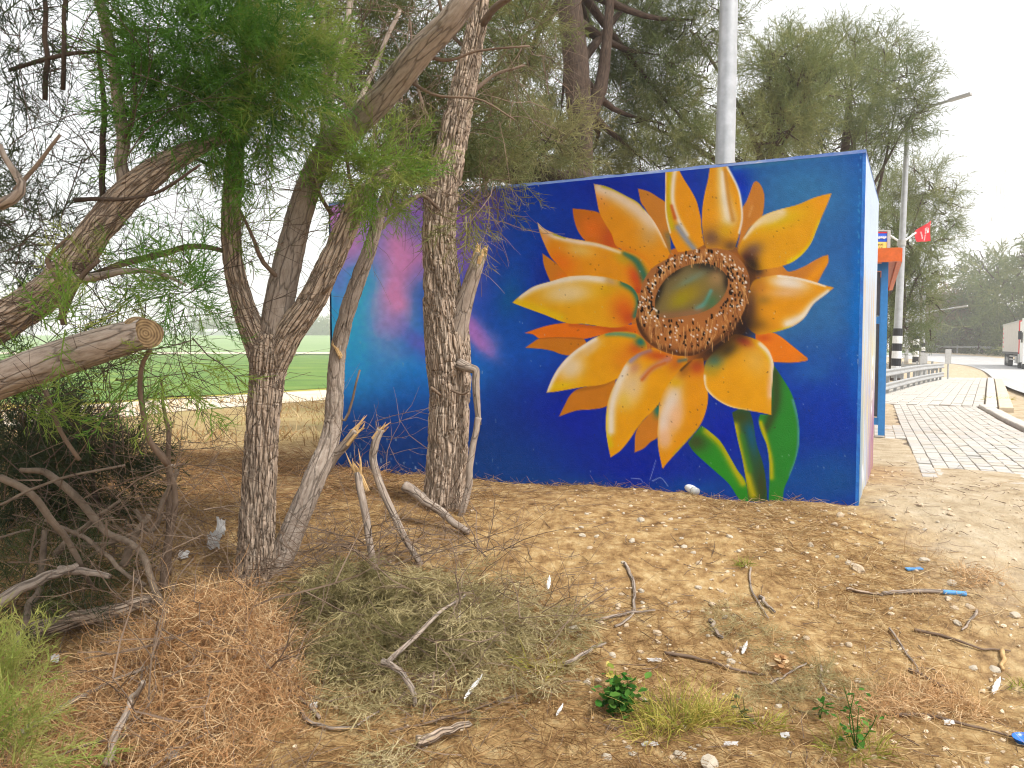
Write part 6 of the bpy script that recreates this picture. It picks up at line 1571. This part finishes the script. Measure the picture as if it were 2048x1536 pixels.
n = len(st); twigs(green, st, rng.normal(size=(n, 3)) * np.array((1, .8, .45)) + np.array((-.1, 0, .15)), rng.uniform(.2, .75, n), .0013 + .004 * rng.random(n) ** 2, M_TWIG, 6, .18, 3, 'bare_twigs')

small = thing('brush_pile', 'small patch of dry olive cuttings right of the stone bank', 'brush pile', hit(1640, 1390))
for px, py, rxp, h, n, sh in ((1500,1280,60,.03,26,.1),(1660,1370,80,.04,40,.0),(1560,1400,60,.03,26,.1),(1480,1230,60,.03,22,.1)):
    c = hit(px, py); rx = rxp * c[1] / FPX; p0 = pile_points(n, c[0], c[1], rx, rx, h, .2); d = rng.normal(size=(n, 3)) * np.array((1, .8, .15)); foliage(small, [(p0, d, sh)], L_CUTG, SP_NEAR, .14, 'bough', (.05, .8))
straw = thing('straw_heap', 'patch of curly yellow straw on the lower slope', 'straw', hit(1860, 1415))
for px, py, rxp, n in ((1800,1410,70,420),(1900,1410,60,380),(1960,1160,50,160),(1740,1430,60,220),(1860,1370,60,160)):
    c = hit(px, py); rx = rxp * c[1] / FPX; p0 = pile_points(n, c[0], c[1], rx, rx * .8, .04); pth = wander(p0, rng.normal(size=(n, 3)) * np.array((1, 1, .2)), rng.uniform(.06, .18, n), 6, .5); pth[..., 2] = np.maximum(pth[..., 2], G(pth[..., 0], pth[..., 1]) + .004)
    V, Q = strands(pth, rng.uniform(.002, .004, n), .6); part('stalks', V, Q, L_RUST, straw, attrs={'tint': np.repeat(rng.uniform(.55, 1, n), 12)}, kind='stuff')

# dead branch thicket at the left
M_DEAD = surf('grey dead wood', [(.3, (.10, .072, .05)), (.7, (.25, .19, .14))], 12, .9, .5, 60, 'bk')
dead = thing('dead_branches', 'thicket of grey dead branches lying under the felled tree', 'branches', hit(180, 1200))
for k, q in enumerate(([(0,955,3.6,20),(60,985,3.6,20),(120,1060,3.7,18),(160,1130,3.8,14),(190,1180,3.9,10)], [(40,940,3.8,14),(100,950,3.8,20),(160,1000,3.8,22),(210,1060,3.8,20),(250,1080,3.7,18),(285,1110,3.6,18),(310,1180,3.5,18),(340,1240,3.4,16)], [(90,1040,3.9,10),(180,1080,3.8,12),(230,1130,3.7,12),(290,1170,3.6,11)], [(90,1060,4,14),(80,1150,3.9,18),(60,1220,3.7,22),(30,1290,3.5,24)],
                       [(110,1110,4,20),(150,1070,4,18),(190,1040,4,12),(240,1000,4,8)], [(150,1090,4,14),(220,1085,4,12),(280,1060,4.0,9)], [(270,1020,4.2,12),(300,1060,4.2,13),(330,1000,4.2,16),(355,940,4.2,12)], [(0,1075,3.7,7),(60,1060,3.8,6)], [(0,1010,3.5,8),(110,960,3.6,8),(250,930,3.8,6)], [(245,1130,4,24),(270,1080,4,20),(300,1030,4,14)])):
    limb(dead, [(a, b, c, w_ * .72) for a, b, c, w_ in q], M_DEAD, 'branch', 10, .02)
st = rand_px(170, [(0,900,300,1200),(0,1000,380,1280),(200,1000,420,1150)], 3.5, 4.6); n = len(st); st[:, 2] = np.maximum(st[:, 2], G(st[:, 0], st[:, 1]) + .02)
twigs(dead, st, rng.normal(size=(n, 3)) * np.array((1, .6, .7)), rng.uniform(.2, .75, n), .0013 + .004 * rng.random(n) ** 2, M_TWIG, 6, .2, 3, 'twigs')
foliage(dead, [(*clump_px(60,1180,3.9,120,70,.3,70,up=-.2), .3), (*clump_px(150,1130,4.2,120,60,.3,60,up=-.2), .3)], L_DARK, SP_NEAR, .24, 'needles')

# fresh green bough in the lower left corner
gb = thing('green_bough', 'bright yellow green bough in the lower frame corner', 'bough', hit(40, 1500))
foliage(gb, [(*clump_px(10,1440,2.5,62,95,.15,30,up=.8), .35), (*clump_px(-40,1380,2.5,80,80,.15,18,up=.8), .35), (*clump_px(10,1530,2.4,60,50,.12,18,up=.5), .4)], L_GREEN, SP_BOLD, .2, 'needles', (.3, 1.0))
limb(gb, [(-80,1560,2.5,12),(-20,1500,2.5,9),(40,1420,2.5,5)], M_TWIG, 'stem', 7, .03)

# ---- weeds
M_LEAF = leafy('weed leaf green', [(0, (.02, .09, .012)), (.6, (.05, .16, .02)), (1, (.12, .24, .04))], .3)
M_GRASS = leafy('yellowing grass', [(0, (.16, .22, .03)), (.4, (.30, .31, .05)), (.75, (.52, .42, .10)), (1, (.66, .52, .18))], .3)
def tuft(label, px, py, rpx, n, L, tint, name='grass_tuft', w=.005):
    c = hit(px, py); r = rpx * c[1] / FPX; a, rr = rng.uniform(0, 6.283, n), r * np.sqrt(rng.random(n))
    p0 = np.stack([c[0] + rr * np.cos(a), c[1] + .6 * rr * np.sin(a), 0 * a], 1); p0[:, 2] = G(p0[:, 0], p0[:, 1])
    d = np.stack([np.cos(a) * .5, np.sin(a) * .5, np.full(n, .9)], 1) + rng.normal(0, .3, (n, 3))
    pth = wander(p0, d, L * rng.uniform(.5, 1.3, n), 6, .14, -.17); pth[..., 2] = np.maximum(pth[..., 2], G(pth[..., 0], pth[..., 1]) + .003)
    V, Q = strands(pth, rng.uniform(.6, 1.2, n) * w, .25)
    return single(name, V, Q, M_GRASS, label, 'grass', attrs={'tint': np.repeat(rng.uniform(*tint, n), 12)})
tuft('large yellow green grass tuft right of the leafy weed', 1350, 1445, 75, 300, .17, (.15, .9))
tuft('yellow dry grass beside the big tuft', 1430, 1440, 45, 130, .12, (.55, 1))
tuft('small bright green tuft on the bare bank', 1490, 1130, 14, 60, .06, (0, .45), w=.004)
tuft('low straggly yellow grass above the white strip', 1300, 1478, 45, 80, .12, (.4, .9))
tuft('grass blades among the brush rim', 1090, 1345, 45, 70, .13, (.3, .8))
tuft('green grass growing round the tall thin weed', 1710, 1500, 70, 150, .1, (.1, .7))
tuft('dull green wiry grass left of the tall thin weed', 1520, 1460, 50, 110, .09, (.2, .8))
tuft('pale green grass on the sand near the frame edge', 2040, 1375, 20, 40, .06, (.1, .5))
tuft('grass at the sidewalk edge by the road', 2000, 800, 30, 120, .12, (.4, .9), w=.012)

def leaf_plant(name, label, px, py, n, rad, hgt, lsize, mat, stems=6):
    c = hit(px, py); t = thing(name, label, 'weed', c)
    r = random.Random(px); 
    heads = [c + np.array((r.gauss(0, rad * .4), r.gauss(0, rad * .3), r.uniform(.3, 1) * hgt)) for _ in range(stems)]
    for h in heads:
        V, Q, T, BK = tube(spline(np.array([c, (c + h) / 2 + np.array((r.gauss(0, .01), 0, .01)), h]), 8), np.linspace(.0028, .0014, 8), 5); part('stem', V, [Q, T], mat, t, True, {'tint': np.full(len(V), .4)})
    for k in range(n):
        h = heads[r.randrange(stems)]; f = r.uniform(.15, 1.05); p = c * (1 - f) + h * f + np.array((r.gauss(0, rad * .35), r.gauss(0, rad * .3), r.gauss(0, .012)))
        d = np.array((r.gauss(0, 1), r.gauss(-.3, 1), r.uniform(-.1, .8))); d /= np.linalg.norm(d); s = np.cross(d, (r.gauss(0, .4), r.gauss(0, .4), 1)); s /= np.linalg.norm(s); u = np.cross(s, d); L = lsize * r.uniform(.6, 1.2)
        V = [p, p + d * L * .35 + s * L * .3 + u * .004, p + d * L * .75 + s * L * .26, p + d * L, p + d * L * .75 - s * L * .26, p + d * L * .35 - s * L * .3 + u * .004, p + d * L * .5 - u * L * .07]
        part('leaf', np.array(V), np.array([(0, 1, 6), (1, 2, 6), (2, 3, 6), (3, 4, 6), (4, 5, 6), (5, 0, 6)]), mat, t, True, {'tint': np.full(7, r.uniform(.05, 1))})
leaf_plant('leafy_weed', 'dense dark green leafy weed at the lower middle', 1240, 1425, 190, .085, .13, .045, M_LEAF, 9)
leaf_plant('leafy_weed', 'pale green weed tip standing above the dense leafy one', 1222, 1380, 14, .03, .14, .035, M_GRASS, 2)
leaf_plant('thin_weed', 'tall thin weed with sparse leaves in the lower slope', 1712, 1500, 46, .09, .26, .03, M_LEAF, 5)
leaf_plant('wilted_weed', 'wilted rusty leaved weed above the yellow grass', 1562, 1345, 26, .025, .11, .04, L_RUST, 3)
leaf_plant('thin_weed', 'small weed with two broad leaves left of the tall one', 1640, 1440, 8, .04, .08, .05, M_LEAF, 2)
leaf_plant('wilted_weed', 'small curled brown weed beside the yellow tuft', 1490, 1450, 20, .035, .12, .03, L_OLIVE, 4)
leaf_plant('flowering_weed', 'yellow flowering weed at the striped lamp foot', 1781, 742, 60, .5, .5, .16, M_GRASS, 8)

# dry grass strip between the trees and the dirt track
N = 21000
x = rng.uniform(-16, 3, N); y = rng.uniform(8.2, 17.5, N); m = (x / y < .02) & ~in_shelter(x, y, .2) & (rng.random(N) < sstep(.38, .58, fbm(x * .7, y * .7, 5.))); x, y = x[m], y[m]; N = len(x)
p = wander(np.stack([x, y, G(x, y)], 1), np.stack([rng.normal(0, .4, N), rng.normal(0, .4, N), np.ones(N)], 1), rng.uniform(.05, .22, N), 4, .2, -.1)
V, Q = strands(p, rng.uniform(.008, .02, N), .3)
single('dry_grass', V, Q, L_LITTER, 'dry yellow grass between the trees and the dirt track', 'grass', attrs={'tint': np.repeat(rng.uniform(.4, 1, N), 8)}, kind='stuff')
N = 5000
x = rng.uniform(-6, .5, N); y = rng.uniform(5.6, 8.6, N); m = ~in_shelter(x, y, .1) & (x < -.9 - (y - 6) * .2); x, y = x[m], y[m]; N = len(x); a = rng.uniform(0, 6.283, N)
p = wander(np.stack([x, y, G(x, y) + .01], 1), np.stack([np.cos(a), np.sin(a), rng.normal(.1, .2, N)], 1), rng.uniform(.08, .3, N), 4, .25); p[..., 2] = np.maximum(p[..., 2], G(p[..., 0], p[..., 1]) + .004)
V, Q = strands(p, rng.uniform(.003, .006, N), .5)
single('fallen_needles', V, Q, L_RUST, 'rusty fallen needles under the trees left of the wall', 'needles', attrs={'tint': np.repeat(rng.uniform(0, .7, N), 8)}, kind='stuff')
# ------------------------------------------------------------------ bright hazy air
mb = MB(); mb.box((-100, 290, 27), (1, 0, 0), (0, 1, 0), (0, 0, 1), 850, 620, 31)
hz = put('haze', mesh('haze', *mb.get()), None); tag(hz, 'pale bright haze filling the air', kind='stuff')
m, nt, out = new_mat('haze air'); v = nt.nodes.new('ShaderNodeVolumePrincipled')
v.inputs['Color'].default_value = (.97, .97, .98, 1); v.inputs['Density'].default_value = .0013; v.inputs['Anisotropy'].default_value = .2
nt.links.new(v.outputs['Volume'], out.inputs['Volume']); hz.data.materials.append(m)
